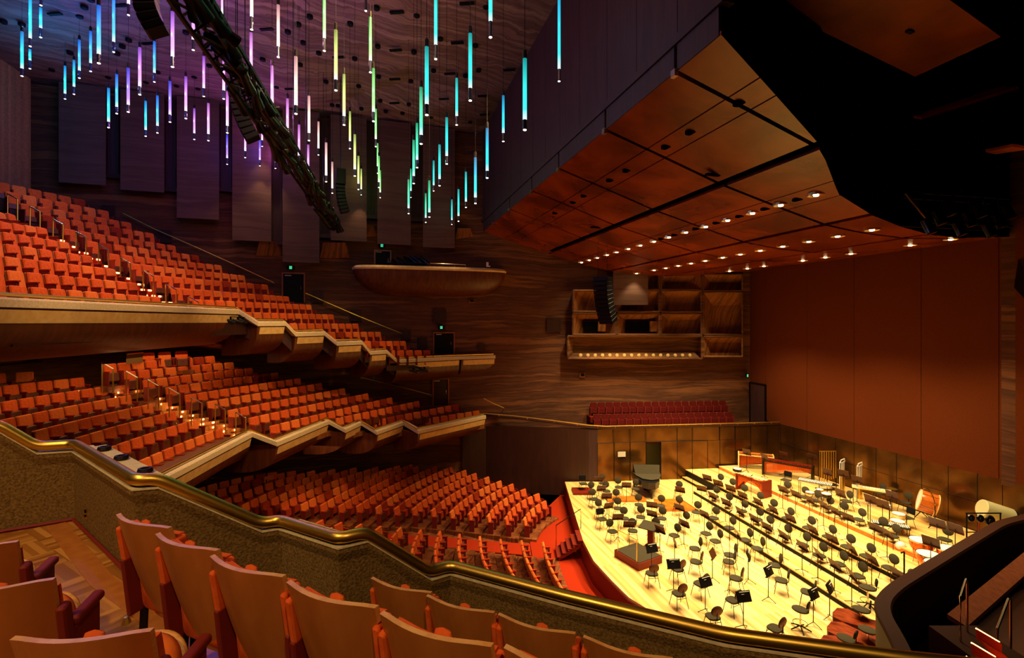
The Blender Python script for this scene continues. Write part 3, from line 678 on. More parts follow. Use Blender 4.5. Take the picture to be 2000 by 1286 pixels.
ribbon([((0.6, 31.3), (3.6, 30.8)), ((1.2, 30.0), (3.5, 30.0)), ((1.4, 27.5), (3.6, 27.5)), ((0.9, 24.5), (3.9, 24.5)), ((1.0, 21.5), (4.2, 21.5)), ((1.7, 18.0), (5.2, 18.0)), ((3.2, 14), (8, 14))])
ribbon([((0.9, 24.1), (0.9, 22.9)), ((-0.6, 24.0), (-0.6, 22.9)), ((-3, 23.9), (-3, 22.75)), ((-6, 23.6), (-6, 22.4)), ((-9, 22.8), (-9, 21.7)), ((-12, 21.6), (-12, 20.6))])
ribbon([((1.9, 28.4), (3.1, 30.9)), ((0.3, 30.2), (0.6, 31.2)), ((-2.5, 31.0), (-2.5, 31.7)), ((-4.4, 30.9), (-4.4, 31.5)), ((-7, 29.6), (-7, 30.2))])
struct(b.build('floor_aisle_carpet'))

# ---- lit stairs between the blocks of the circle and the upper balcony
def stair(name, A, B, zoff, mt, label_light, w_in=0.1, sub=2):
    b = MB(); lights = MB()
    n = min(len(A), len(B))
    for i in range(n):
        a, c = A[i], B[i]; a2 = A[i+1] if i+1 < n else a+(a-A[i-1]); c2 = B[i+1] if i+1 < n else c+(c-B[i-1])
        for s in range(sub):
            t0 = s/sub; p, q, p2, q2 = a.lerp(a2, t0), c.lerp(c2, t0), a.lerp(a2, t0+1/sub), c.lerp(c2, t0+1/sub)
            off = (p2-p)*0.0 + Vector(((p-p2).x, (p-p2).y, 0))*0.9
            z = (p.z+q.z)/2 - 0.86
            poly = [Vector((w.x+off.x, w.y+off.y, z)) for w in (p, q, q2, p2)]
            b.slab(poly, (0, 0, -0.35), mt)
            e0, e1 = poly[0], poly[1]; fwd = Vector((off.x, off.y, 0)).normalized()
            for t in (0.15, 0.4, 0.65, 0.88):
                m_ = e0.lerp(e1, t) + fwd*0.015; lights.box((m_.x, m_.y, m_.z-0.05), (0.03, 0.15, 0.06), 'step_light', rz=math.atan2(fwd.y, fwd.x))
    o = struct(b.build(name)); lights.build('step_light', o); return o
first = lambda zn: [r[2][0] for r in ROWS if r[0] == zn]; last = lambda zn: [r[2][-1] for r in ROWS if r[0] == zn]
UA, UB = last('ul'), first('ur')
stair('floor_upper_stairs', UA, UB[:len(UA)], 0, 'carpet_red', '')
CA, CB = last('cl'), first('cr')
stair('floor_circle_stairs', CA, CB[:len(CA)], 0, 'parquet', '')
for i in range(0, 7, 2):
    for A_, B_ in ((UA, UB), (CA, CB)):
        c = (A_[i]+B_[i])/2; lamp('step_lamp', 'POINT', (c.x+0.3, c.y, c.z-0.5), 4.0, (1, 0.45, 0.18), size=0.05)

# ---- theatre seat, facing local +Y, origin on the floor
def seat_parts(fabric, low=0.0):
    w = 0.50; out = []
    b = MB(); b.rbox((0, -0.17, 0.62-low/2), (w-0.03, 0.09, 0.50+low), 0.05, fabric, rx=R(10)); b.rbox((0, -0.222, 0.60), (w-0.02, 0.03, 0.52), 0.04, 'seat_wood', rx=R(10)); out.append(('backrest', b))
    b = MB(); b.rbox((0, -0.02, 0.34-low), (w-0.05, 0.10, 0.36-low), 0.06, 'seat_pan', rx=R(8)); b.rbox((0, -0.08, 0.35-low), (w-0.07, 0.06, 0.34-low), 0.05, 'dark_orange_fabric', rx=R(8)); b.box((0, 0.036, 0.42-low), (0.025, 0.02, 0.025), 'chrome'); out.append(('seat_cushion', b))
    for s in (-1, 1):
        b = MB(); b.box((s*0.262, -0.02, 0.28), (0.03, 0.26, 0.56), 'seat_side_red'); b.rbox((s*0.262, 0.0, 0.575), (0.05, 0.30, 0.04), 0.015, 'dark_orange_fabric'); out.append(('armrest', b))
    return out
def make_seat(name, fabric, low=0.0):
    r = root(name, (0, 0, -50), 0, 'x', 'seat')
    for n, b in seat_parts(fabric, low): b.build(n, r)
    return r
FAB = ['orange_fabric', 'orange_fabric_worn', 'orange_fabric', 'dark_orange_fabric']
protos = [make_seat('theatre_seat', f, l) for l in (0.0, 0.11) for f in FAB[:2]]
# the rows' wording
ZN = {'ul': ('upper balcony left of its stairs', 'wall end', 'stairs'), 'ur': ('upper balcony right of its stairs', 'stairs', 'side wall'), 'uf': ('stepped front of the upper balcony', 'parapet', 'side wall'),
      'cl': ('circle left of its stairs', 'parapet', 'stairs'), 'cr': ('circle right of its stairs', 'stairs', 'side wall'), 'cf': ('stepped far front of the circle', 'parapet', 'side wall'),
      'sm': ('main stalls block', 'cross aisle', 'side wall'), 'sn': ('near stalls block', 'cross aisle', 'camera side'), 'bx': ('side box', 'left', 'right')}
def in_frame(p):
    u = CU + F*p.x/p.y; v = HV + F*(CZ-p.z)/p.y; return -8 < u < 2008 and -8 < v < 1290, u, v
def hidden(zone, u, v):
    # near parapet hides what lies below its rail
    rail = [(0, 828), (75, 871), (134, 867), (218, 932), (289, 927), (512, 1025), (560, 1012), (651, 1053), (716, 1036), (840, 1114), (882, 1103), (1100, 1161), (1413, 1236), (1754, 1282)]
    for i in range(len(rail)-1):
        if rail[i][0] <= u <= rail[i+1][0]:
            t = (u-rail[i][0])/(rail[i+1][0]-rail[i][0]); return v > rail[i][1]+(rail[i+1][1]-rail[i][1])*t - 2
    return False
cand = []
for s in SEATS:
    ok, u, v = in_frame(s[4])
    if not ok or hidden(s[0], u, v): continue
    s += [s[4].length if False else (s[4]-Vector((0, 0, CZ))).length]; cand.append(s)
cand.sort(key=lambda s: s[6])
N_IND = 300 - 16
used = [False]*len(protos)
FABW = {'ul': 'orange', 'ur': 'orange', 'uf': 'orange', 'cl': 'orange', 'cr': 'orange', 'cf': 'orange', 'sm': 'orange', 'sn': 'orange', 'bx': 'dark red'}
def seat_label(s):
    zone, k, i, n = s[:4]; zn, e0, e1 = ZN[zone]
    if zone == 'ul': return 'orange seat, %s row of %s, %s from the stairs' % (ORD[k+1], zn, ORD[n-i])
    e, m_ = (e0, i+1) if i < n/2 else (e1, n-i)
    return 'orange seat, %s row of %s, %s from the %s' % (ORD[k+1], zn, ORD[m_], e)
rest = MB()
for j, s in enumerate(cand):
    zone, k, i, n, p, f, dist = s; loc = Vector((p.x, p.y, p.z-0.86)); rz = face(f.x, f.y) + random.uniform(-0.02, 0.02)
    if j < N_IND:
        v = (1 if random.random() < 0.4 else 0) + (2 if zone[0] == 'u' else 0)
        if not used[v]:
            used[v] = True; kids(protos[v]); protos[v].location = loc; protos[v].rotation_euler.z = rz; tag(protos[v], seat_label(s), 'seat', 'orange tip-up seats in the balcony, circle and stalls')
        else: dup(protos[v], loc, rz, seat_label(s), 'orange tip-up seats in the balcony, circle and stalls')
    else:
        Mx = Matrix.Translation(loc) @ Matrix.Rotation(rz, 4, 'Z'); rest.xf = Mx
        fab = random.choice(['orange_fabric', 'orange_fabric_worn', 'orange_fabric', 'orange_fabric', 'orange_fabric', 'orange_fabric', 'orange_fabric_worn', 'dark_orange_fabric']) if zone not in ('bx',) else 'box_fabric'
        w = 0.50
        lw = 0.11 if zone[0] == 'u' else 0.0
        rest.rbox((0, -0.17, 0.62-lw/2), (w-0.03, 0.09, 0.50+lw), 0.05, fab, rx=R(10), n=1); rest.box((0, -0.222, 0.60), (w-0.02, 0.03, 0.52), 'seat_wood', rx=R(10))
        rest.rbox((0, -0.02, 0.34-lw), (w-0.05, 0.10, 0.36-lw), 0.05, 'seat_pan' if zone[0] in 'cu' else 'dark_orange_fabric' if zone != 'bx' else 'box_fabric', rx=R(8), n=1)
        for sd in (-1, 1): rest.box((sd*0.262, -0.01, 0.29), (0.035, 0.28, 0.58), 'seat_side_red')
rest.xf = None
tag(rest.build('theatre_seats'), 'all the farther rows of orange tip-up seats in balcony, circle, stalls and side box', 'seats', kind='stuff')

# ---- balcony fronts
def balcony(name, secs, label, belly, back_o):
    """secs: flat sections [(a, c, z)], linked by sloping returns; a parapet with rail, ply strip and curved timber hull"""
    o = root(name, (secs[0][0][0], secs[0][0][1], secs[0][2]), 0); struct(o); o['kind'] = 'structure'
    L = Vector(o.location); path = []
    for a, c, z in secs: path += [Vector((a[0], a[1], z))-L, Vector((c[0], c[1], z))-L]
    b = MB(); b.sweep(path, [(0.02, 0.0), (0.05, -0.05), (0.05, -0.22), (-0.30, -0.22), (-0.30, -0.02)], 'cream_concrete', closed=True); b.build('parapet', o)
    b = MB(); b.sweep(path, [(-0.26, -0.2), (-0.26, -0.95), (-0.32, -0.95), (-0.32, -0.2)], 'bulkhead_wood', closed=True); b.build('inner_face', o)
    b = MB(); b.tube([p+Vector((-0.12, 0, 0.07)) for p in path], 0.045, 'brass', 8); autosmooth(b.build('handrail', o))
    D = belly
    for a, c, z in secs:
        A_ = Vector((a[0], a[1], z))-L; C_ = Vector((c[0], c[1], z))-L; d = (C_-A_).normalized()
        b = MB(); b.sweep([A_+d*0.12, C_-d*0.05], [(0.02, -0.27), (-0.05, -0.58), (-0.12, -0.58), (-0.05, -0.27)], 'light_ply', closed=True); b.build('ply_strip', o)
        prof = [(-0.02, -0.2), (-0.02, -0.26), (-0.07, -0.6)]
        for i in range(1, 9):
            t = i/8*math.pi/2; prof.append((-0.07 - back_o*(1-math.cos(t)), -0.6 - D*math.sin(t)))
        prof += [(-back_o-0.6, -0.6-D), (-back_o-0.6, -0.2)]
        b = MB(); b.sweep([A_, C_], prof, 'hull_wood', closed=True); q = b.build('hull', o); autosmooth(q, 35)
    return o
UB_SECS = [((-10.6, 6.0), (-11.88, 21.0), 10.645), ((-11.7, 22.0), (-10.3, 22.0), 10.13), ((-10.65, 24.0), (-9.23, 24.0), 9.615), ((-9.13, 25.5), (-8.0, 25.5), 9.10), ((-7.78, 27.0), (-7.06, 27.0), 8.50), ((-6.67, 28.0), (-1.1, 31.45), 7.93)]
# directions of the flat fronts follow the seat rows
UB_SECS = [((-10.9, 6.0), (-11.88, 21.0), 10.645), ((-11.15, 21.2), (-10.65, 22.7), 10.13), ((-10.35, 23.1), (-9.55, 24.6), 9.62), ((-8.95, 24.7), (-8.05, 25.9), 9.10), ((-7.75, 26.4), (-7.05, 27.2), 8.52), ((-6.67, 28.0), (-3.3, 30.6), 7.93), ((-3.2, 30.65), (-1.1, 31.6), 7.93)]
balcony('wall_upper_balcony_front', UB_SECS, '', 0.95, 1.5)
CI_SECS = [((-9.7, 11.5), (-10.45, 19.4), 5.7), ((-9.5, 19.5), (-9.0, 23.7), 5.3), ((-8.15, 23.6), (-7.9, 25.3), 4.9), ((-6.97, 24.9), (-6.1, 27.2), 4.5), ((-5.07, 26.17), (-1.66, 30.3), 4.25)]
balcony('wall_circle_front', CI_SECS, '', 0.75, 1.6)
# under the upper balcony: soffit, back wall of the circle with its windows
b = MB(); b.prism([(-11.5, 5), (-13.2, 20.5), (-12.8, 23), (-11.4, 26.0), (-9.4, 29.5), (-24, 25), (-21, 5)], [9.3, 9.3, 8.8, 8.2, 7.6, 9.3, 9.3], [9.5, 9.5, 9.0, 8.4, 7.8, 9.5, 9.5], 'hull_wood'); struct(b.build('ceiling_under_balcony'))
b = MB(); b.sweep([(-19.0, 8, 0), (-20.3, 18.0, 0), (-20.8, 26.2, 0)], [(0, 5.8), (0, 9.4), (-0.3, 9.4), (-0.3, 5.8)], 'hull_plank', closed=True); struct(b.build('wall_circle_back'))
b = MB(); b.prism([(-12.0, 11), (-12.4, 19.3), (-11.2, 24), (-8.8, 28.5), (-6.0, 30.4), (-20, 26), (-18, 11)], [4.1, 4.1, 3.7, 3.1, 2.8, 4.3, 4.3], [4.2, 4.2, 3.8, 3.2, 2.9, 4.4, 4.4], 'panel_wood_dark'); struct(b.build('ceiling_under_circle'))
b = MB(); b.sweep([(-17.5, 8, 0), (-18.5, 26.8, 0)], [(0, -1.2), (0, 4.3), (-0.3, 4.3), (-0.3, -1.2)], 'hull_plank', closed=True); struct(b.build('wall_stalls_back'))
c = P(34, 694, 18.9); b = MB(); b.box(c, (0.12, 1.6, 0.55), 'glass', rz=0.02); b.box(c+Vector((0.03, 0, 0.32)), (0.1, 1.8, 0.08), 'panel_wood_dark'); b.box(c+Vector((0.03, 0, -0.32)), (0.1, 1.8, 0.08), 'panel_wood_dark'); struct(b.build('window_3'))
# low partition wall at the back of the circle
b = MB(); a = P(247, 712, 19.6); c = P(279, 708, 20.6); b.slab([a, c, c+Vector((0, 0, 0.4)), a+Vector((0, 0, 0.4))], (-0.08, 0.08, 0), 'rough_plaster'); b.tube([a+Vector((0, 0, 0.42)), c+Vector((0, 0, 0.42))], 0.03, 'brass', 6); tag(b.build('partition'), 'low pale partition with a brass top edge at the back of the circle seats', 'partition')
# ================================================================ ON THE FAR WALL: doors, signs, grilles, handrails
def wall_plane(u): return (WA, WB) if u < 800 else (((-1.5, 31.55), WC) if u > 955 else (WB, (-1.5, 31.55)))
ewz = lambda a, c: math.atan2(c[1]-a[1], c[0]-a[0])
def on_far(u, v, d): a, c = wall_plane(u); return on_wall(u, v, a, c, d), ewz(a, c)
for n_, (u0, v0, u1, v1) in enumerate(((732, 490, 763, 526), (552, 534, 595, 591), (847, 650, 887, 692), (846, 740, 876, 792))):
    c, rz = on_far((u0+u1)/2, (v0+v1)/2, 0.03); w = (on_far(u1, v1, 0)[0]-on_far(u0, v1, 0)[0]).length; h = on_far(u0, v0, 0)[0].z-on_far(u0, v1, 0)[0].z
    b = MB(); b.box((0, 0, 0), (w-0.1, 0.06, h-0.05), 'panel_wood_dark' if n_ == 3 else 'black'); b.box((-w*0.25, -0.035, h*0.42), (0.35, 0.01, 0.05), 'paper_grey')
    o = b.build('door_%d' % (n_+2), loc=c); o.rotation_euler.z = rz; struct(o)
    b = MB()
    for s in (-1, 1): b.box((s*w/2, -0.02, 0), (0.08, 0.12, h), 'panel_wood')
    b.box((0, -0.02, h/2), (w+0.08, 0.12, 0.08), 'panel_wood'); b.build('door_frame', o)
    b = MB(); b.tube([(w*0.34, -0.08, -0.1), (w*0.34, -0.08, 0.1)], 0.015, 'chrome', 6); b.build('door_handle', o)
def exit_sign(u, v, wh, rz=None, c=None):
    if c is None: c, rz = on_far(u, v, 0.12)
    r = root('exit_sign', c, rz, 'small sign with lit green running figure ' + wh, 'exit sign')
    b = MB(); b.rbox((0, 0, 0), (0.42, 0.07, 0.24), 0.03, 'black'); b.box((0.0, 0.03, 0.16), (0.08, 0.04, 0.12), 'dark_metal'); b.build('case', r)
    b = MB(); z = -0.045                                          # running figure beside a doorway
    b.box((0.0, z, 0.0), (0.15, 0.01, 0.17), 'green_sign'); b.build('lit_panel', r)
    b = MB(); z = -0.055
    b.lathe([(0.02, 0), (0.02, 0.006)], (0.0, z, 0.058), 'white', 8, ax=(0, -1, 0)); b.box((-0.005, z, 0.015), (0.03, 0.006, 0.06), 'white', ry=0.25)
    for (x, zz, a) in ((-0.03, 0.02, 1.0), (0.028, 0.018, -0.9), (-0.03, -0.045, 0.75), (0.02, -0.04, -0.55)): b.box((x, z, zz), (0.014, 0.006, 0.055), 'white', ry=a)
    b.box((0.07, z, 0.0), (0.012, 0.006, 0.15), 'white'); b.build('running_figure', r)
exit_sign(746, 480, 'above the technical balcony door'); exit_sign(568, 523, 'above the upper balcony side door'); exit_sign(862, 640, 'above the door at the balcony\'s low end'); exit_sign(862, 733, 'above the circle side door')
c = on_wall(1459, 734, WC, WD, 0.5); exit_sign(0, 0, 'on a bracket above the side box', 0.6, c)
b = MB(); a = on_wall(1447, 736, WC, WD, 0.4); b.tube([a, c+Vector((0, 0, -0.1))], 0.03, 'black', 6); tag(b.build('bracket_arm'), 'black arm holding the exit sign by the stage end of the side box', 'bracket')
for i, (u0, v0, u1, v1, w) in enumerate(((1068, 622, 1095, 648, 'on the wall left of the coffered panel'), (610, 568, 632, 591, 'right of the upper balcony side door'), (685, 605, 706, 627, 'under the middle of the upper handrail'), (783, 645, 802, 664, 'near the foot of the upper handrail'), (849, 605, 871, 631, 'above the lowest upper balcony exit sign'), (815, 660, 834, 682, 'just left of the lowest upper balcony door'), (934, 673, 947, 684, 'above the rounded end of the upper balcony'), (308, 450, 335, 474, 'beside the upper balcony seats, partly behind the handrail'), (200, 402, 224, 428, 'topmost beside the upper balcony seats'), (686, 712, 708, 730, 'under the upper balcony front above the circle'))):
    c, rz = on_far((u0+u1)/2, (v0+v1)/2, 0.06); w_ = (on_far(u1, v1, 0)[0]-on_far(u0, v1, 0)[0]).length; h = on_far(u0, v0, 0)[0].z-on_far(u0, v1, 0)[0].z
    r = root('wall_grille', c, rz, 'square dark grille ' + w, 'grille', 'square grilles on the far wall')
    b = MB(); b.box((0, 0, 0), (w_, 0.1, h), 'panel_wood_dark'); b.build('panel', r)
    b = MB()
    for s in (-1, 1): b.box((s*w_/2, -0.03, 0), (0.03, 0.1, h), 'bulkhead_wood'); b.box((0, -0.03, s*h/2), (w_, 0.1, 0.03), 'bulkhead_wood')
    b.build('rim', r)
for i, (u, v, w) in enumerate(((921, 589, 'twin socket box under the technical balcony'), (1137, 733, 'small square box on the wall above the side box rail'))):
    c, rz = on_far(u, v, 0.06) if u < 1100 else (on_wall(u, v, WC, WD, 0.06), 0.11); b = MB(); b.box((0, 0, 0), (0.36, 0.1, 0.32 if i else 0.2), 'panel_wood'); b.box((0.02, -0.06, 0.02), (0.24, 0.04, 0.2 if i else 0.12), 'black'); o = b.build('wall_box', loc=c); o.rotation_euler.z = rz; tag(o, w, 'box')
for pts, w in ((((240, 417), (300, 447), (380, 482), (460, 518), (535, 553)), 'long brass wall handrail sloping beside the upper balcony seats, top section'), (((597, 573), (640, 592), (700, 618), (785, 652)), 'brass wall handrail sloping down from the upper side door'), (((705, 738), (740, 746), (790, 758), (842, 772)), 'brass wall handrail sloping down beside the circle seats'), (((945, 779), (962, 788), (984, 797)), 'short brass wall handrail above the far end of the circle')):
    P_ = [on_far(u, v, 0.35)[0] for u, v in pts]; Q_ = [on_far(u, v, 0.0)[0] for u, v in pts]; r = root('wall_handrail', P_[0], 0, w, 'handrail'); L = P_[0]
    b = MB(); b.tube([p-L for p in P_], 0.03, 'brass', 8); b.build('rail', r)
    for p, q in zip(P_, Q_): b = MB(); b.tube([p-L, q-L-Vector((0, 0, 0.1))], 0.016, 'brass', 6); b.build('bracket', r)

# ---- technical balcony: a shallow timber bowl on the wall, with its row of spotlights
def hull_pt(s, t, L=4.85, D=1.25, Hh=1.55):
    """s -1..1 along, t 0..1 from rim down"""
    e = math.sqrt(max(0, 1-abs(s)**5)); k = math.cos(t*math.pi/2)**0.8
    return Vector((s*L*(1-0.16*t*t), -D*(0.25+0.75*e)*k*(1 if abs(s) < 1 else 0), -Hh*math.sin(t*math.pi/2)*(0.22+0.78*e**0.8)))
cl_, _ = on_wall(843, 528, WB, (-1.5, 31.55), 0.0), 0; tb_rz = ewz(WB, (-1.5, 31.55))+0.03
r = root('technical_balcony', (cl_.x, cl_.y+0.1, cl_.z-0.12), tb_rz, 'boat-shaped timber technical balcony high on the far wall, under the banners', 'balcony')
b = MB(); NS_, NT_ = 40, 8; vs = []; fs = []
for i in range(NS_+1):
    for j in range(NT_+1): vs.append(hull_pt(-1+2*i/NS_, j/NT_))
for i in range(NS_):
    for j in range(NT_): a = i*(NT_+1)+j; fs.append((a, a+1, a+NT_+2, a+NT_+1))
fs.append(tuple(i*(NT_+1) for i in range(NS_+1)))
b.add(vs, fs, 'hull_wood'); autosmooth(b.build('hull', r), 50)
b = MB(); rim = [hull_pt(-1+2*i/NS_, 0) for i in range(NS_+1)]
b.sweep(rim, [(0.03, 0.0), (0.06, 0.1), (-0.06, 0.24), (-0.14, 0.24), (-0.1, 0.0)], 'light_ply', closed=True); autosmooth(b.build('rim', r), 50)
b = MB(); b.tube([(-0.2, -1.0, 0.45), (2.0, -1.0, 0.42)], 0.035, 'chrome', 6)
for x in (-0.2, 0.6, 1.3, 2.0): b.tube([(x, -1.0, 0.1), (x, -1.0, 0.45)], 0.02, 'chrome', 6)
b.tube([(-2.8, -0.95, 0.38), (-0.4, -1.0, 0.42)], 0.04, 'black', 6); b.build('rail', r)
mb_root = Matrix.Translation(r.location) @ Matrix.Rotation(tb_rz, 4, 'Z')
def spotlight_parts():
    b = MB(); b.lathe([(0.05, -0.42), (0.10, -0.40), (0.10, -0.05), (0.13, 0.05), (0.14, 0.34), (0.12, 0.36)], (0, 0, 0), 'black_gloss', 12, ax=(0.62, -0.45, -0.64)); c_ = MB(); c_.lathe([(0.115, 0.355), (0.115, 0.37)], (0, 0, 0), 'chrome', 12, ax=(0.62, -0.45, -0.64))
    d = MB(); d.tube([(-0.13, 0.1, 0), (-0.13, 0.1, -0.28), (0.13, -0.1, -0.28), (0.13, -0.1, 0)], 0.015, 'black', 6); d.box((0, 0, -0.32), (0.08, 0.08, 0.1), 'black'); return [('housing', b), ('lens', c_), ('yoke', d)]
r0 = root('spotlight', (0, 0, 0), tb_rz, 'x', 'spotlight', 'spotlights on the technical balcony rail')
for n, b in spotlight_parts(): autosmooth(b.build(n, r0))
for i, u in enumerate((757, 768, 783, 797, 808, 817, 829)):
    c = P(u, 510, (r.location.y - 0.75)+0.3*(u-757)/72); lb = 'black theatre spotlight on the technical balcony rail, %s from the left' % ORD[i+1]
    if i == 0: r0.location = c; r0['label'] = lb
    else: dup(r0, c, tb_rz + random.uniform(-0.15, 0.15), lb)
c = P(952, 517, 30.6); b = MB(); b.box((0, 0, 0), (0.14, 0.1, 0.28), 'white'); b.box((0.08, -0.02, -0.12), (0.2, 0.08, 0.06), 'white'); b.tube([(0, 0, -0.1), (0, 0, -0.75)], 0.02, 'black', 6); o = b.build('sensor_head', loc=c); tag(o, 'small white device on a post at the right end of the technical balcony', 'device')

# ---- handrails at the lit stairs
hr0 = root('stair_handrail', (0, 0, 0), 0, 'x', 'handrail')
b = MB(); b.tube([(0, 0.42, 1.10), (0, 0.0, 0.88)], 0.026, 'chrome', 8); b.build('rail', hr0)
for y, z in ((0.42, 1.10), (0.0, 0.88)): b = MB(); b.tube([(0, y, z), (0, y, 0.0)], 0.022, 'brass', 8); b.build('post', hr0)
first_hr = True
HR = [('upper balcony stairs', 'upper balcony', ((38, 116, 12), ), )]
ups = [((35, 35), 0)]
for i, (u, v) in enumerate(((12, 376), (56, 401), (101, 426), (146, 451), (190, 476), (233, 502), (278, 527), (322, 553), (366, 578))):
    Yv = 18.6; c = P(u+22, v+13, Yv); lb = 'steel handrail on the upper balcony stairs, %s from the top' % ORD[i+1]
    o = hr0 if first_hr else dup(hr0, c, 0, lb, 'handrails on the upper balcony stairs')
    z0 = c.z-0.88; o.location = (c.x, c.y, z0); o.rotation_euler.z = R(85); o['label'] = lb; o['group'] = 'handrails on the upper balcony stairs'; first_hr = False
for i, (u, v) in enumerate(((215, 716), (262, 733), (304, 749), (345, 765), (388, 783), (434, 796), (474, 812))):
    z = (8.45, 8.1, 7.75, 7.4, 7.0, 6.65, 6.3, 6.0)[i]; c = G(u+6, v+4, z); lb = 'steel handrail on the circle stairs, %s from the back' % ORD[i+1]
    dup(hr0, (c.x, c.y, z-0.9), R(85), lb, 'handrails on the circle stairs')

# ---- lamps rigged under the upper balcony front
def rig(name, c, rz, label, scale=1.0):
    r = root(name, c, rz, label, 'lighting rig'); r.scale = (scale,)*3
    b = MB(); b.tube([(-0.9, 0, 0.1), (0.9, 0, 0.05)], 0.025, 'black', 6); b.tube([(-0.5, 0, 0.05), (-0.2, 0.0, -0.25), (0.1, 0, 0.02)], 0.015, 'black', 6); b.tube([(0.9, 0, 0.0), (1.5, 0, -0.35)], 0.01, 'black', 4); b.build('bar', r)
    for x, a in ((-0.45, 0.3), (0.1, 0.2), (0.5, 0.35)):
        b = MB(); b.lathe([(0.05, -0.35), (0.09, -0.3), (0.09, 0.2), (0.11, 0.25)], (x, 0, -0.18), 'black_gloss', 10, ax=(0.9, -0.1, -a)); b.box((x, 0, -0.02), (0.05, 0.12, 0.2), 'black'); q = b.build('lamp', r); autosmooth(q)
rig('lighting_bar', P(133, 614, 12.6), R(88), 'black lamps clamped under the left part of the upper balcony front', 0.62); rig('lighting_bar', P(462, 622, 20.6), R(75), 'black lamps at the first step of the upper balcony front', 0.7)
rig('lighting_bar', P(818, 720, 28.2), R(50), 'three black lamps under the lowest section of the upper balcony front', 0.85); rig('microphone_bracket', P(392, 930, 17.0), R(60), 'thin black rig under the circle front above the stalls', 0.6)

# ---- flown line-array loudspeakers
def array(c, n, bw_, bh, bd, rz, curve, label, top=False):
    r = root('line_array_speaker', c, rz, label, 'speaker'); y, z, a = 0.0, 0.0, 0.0
    if top: b = MB(); b.box((0, 0, 0.5), (bw_*1.25, bd*1.1, 0.75), 'rig_black'); b.build('subwoofer', r)
    for i in range(n):
        b = MB(); b.rbox((0, y, z), (bw_, bd, bh*0.96), 0.03, 'rig_black', rx=a); b.box((0, y-bd*0.5*math.cos(a), z-bd*0.5*math.sin(a)), (bw_*0.86, 0.03, bh*0.7), 'rig_black', rx=a); b.build('speaker_box', r)
        a2 = a + curve; z -= bh*math.cos((a+a2)/2); y += bh*math.sin((a+a2)/2)*1.0; a = a2
    b = MB()
    for s in (-1, 1): b.tube([(s*bw_*0.35, 0, 0.1), (s*bw_*0.35, 0, (CEIL-c[2]-0.1 if n != 11 else 2.0))], 0.012, 'rig_black', 4)
    b.build('cable', r)
array(P(284, -12, 9.5), 5, 0.42, 0.17, 0.36, -1.2, 0.13, 'black line-array speaker hanging at the top left beside the truss')
array(P(462, 165, 15.0), 10, 0.42, 0.185, 0.42, -1.2, 0.06, 'black curved line-array speaker hanging partly behind the lighting truss')
array(P(665, 366, 24.0), 8, 0.40, 0.17, 0.40, -1.1, 0.05, 'small black line-array speaker below the end of the truss, before the far wall', True)
array(P(1177, 546, 24.5), 11, 0.80, 0.215, 0.55, -0.75, 0.05, 'large black line-array speaker hanging beside the stage, before the coffered wall')

# ---- lighting truss running across the hall with lamps along it
TA = Vector((-5.15, 7.3, 15.45)); TB = Vector((-9.45, 25.9, 15.25)); td = (TB-TA).normalized(); tn = Vector((td.y, -td.x, 0)).normalized()
r = root('lighting_truss', TA, 0, 'long black lighting truss with lamps hanging diagonally before the ceiling pendants', 'truss')
ch = []
for s, h in ((-0.22, 0.2), (0.22, 0.2), (-0.22, -0.2), (0.22, -0.2)): ch.append((tn*s+Vector((0, 0, h)), tn*s+Vector((0, 0, h))+(TB-TA)))
for a, c in ch: b = MB(); b.tube([a, c], 0.05, 'rig_black', 6); b.build('chord', r)
b = MB(); n = 42
for i in range(n):
    t0, t1 = i/n, (i+1)/n
    for (a, c) in ((0, 1), (2, 3), (0, 2), (1, 3)):
        p, q = ch[a if i % 2 else c][0]+(TB-TA)*t0, ch[c if i % 2 else a][0]+(TB-TA)*t1; b.tube([p, q], 0.028, 'rig_black', 4, cap=False)
b.build('lattice', r)
b = MB()
for k in range(46):
    t0 = random.random()*0.9; pts = []
    for i in range(5): pts.append((TB-TA)*(t0+0.02*i)+tn*random.uniform(-0.3, 0.3)+Vector((0, 0, random.uniform(-0.2, 0.35))))
    b.tube(pts, 0.02, 'rig_black', 4)
b.build('cable', r)
b = MB()
for t in (0.15, 0.5, 0.85):
    for s in (-0.2, 0.2): p = (TB-TA)*t + tn*s; b.tube([p+Vector((0, 0, 0.2)), p+Vector((0, 0, CEIL-TA.z-0.1))], 0.012, 'rig_black', 4)
b.build('hanging_cable', r)
for k in range(52):
    t = 0.01 + k/52*0.985; base = (TB-TA)*t + tn*random.choice([-0.2, 0.05, 0.24]) + Vector((0, 0, random.choice([-0.28, -0.1]))); ax = Vector((0.12+random.uniform(-.35, .35), 0.75, -0.45+random.uniform(-.2, .2)))
    b = MB(); b.lathe([(0.05, -0.36), (0.10, -0.32), (0.10, 0.0), (0.085, 0.04), (0.12, 0.3), (0.12, 0.34), (0.09, 0.3)], base, 'rig_black', 10, ax=ax); b.tube([base+Vector((0, 0, 0.3)), base], 0.03, 'rig_black', 6); q = b.build('stage_lamp', r); autosmooth(q)
    if k % 4 == 0: q = MB(); q.lathe([(0.085, 0.28), (0.10, 0.33)], base, 'chrome', 10, ax=ax); q.build('lens', r)

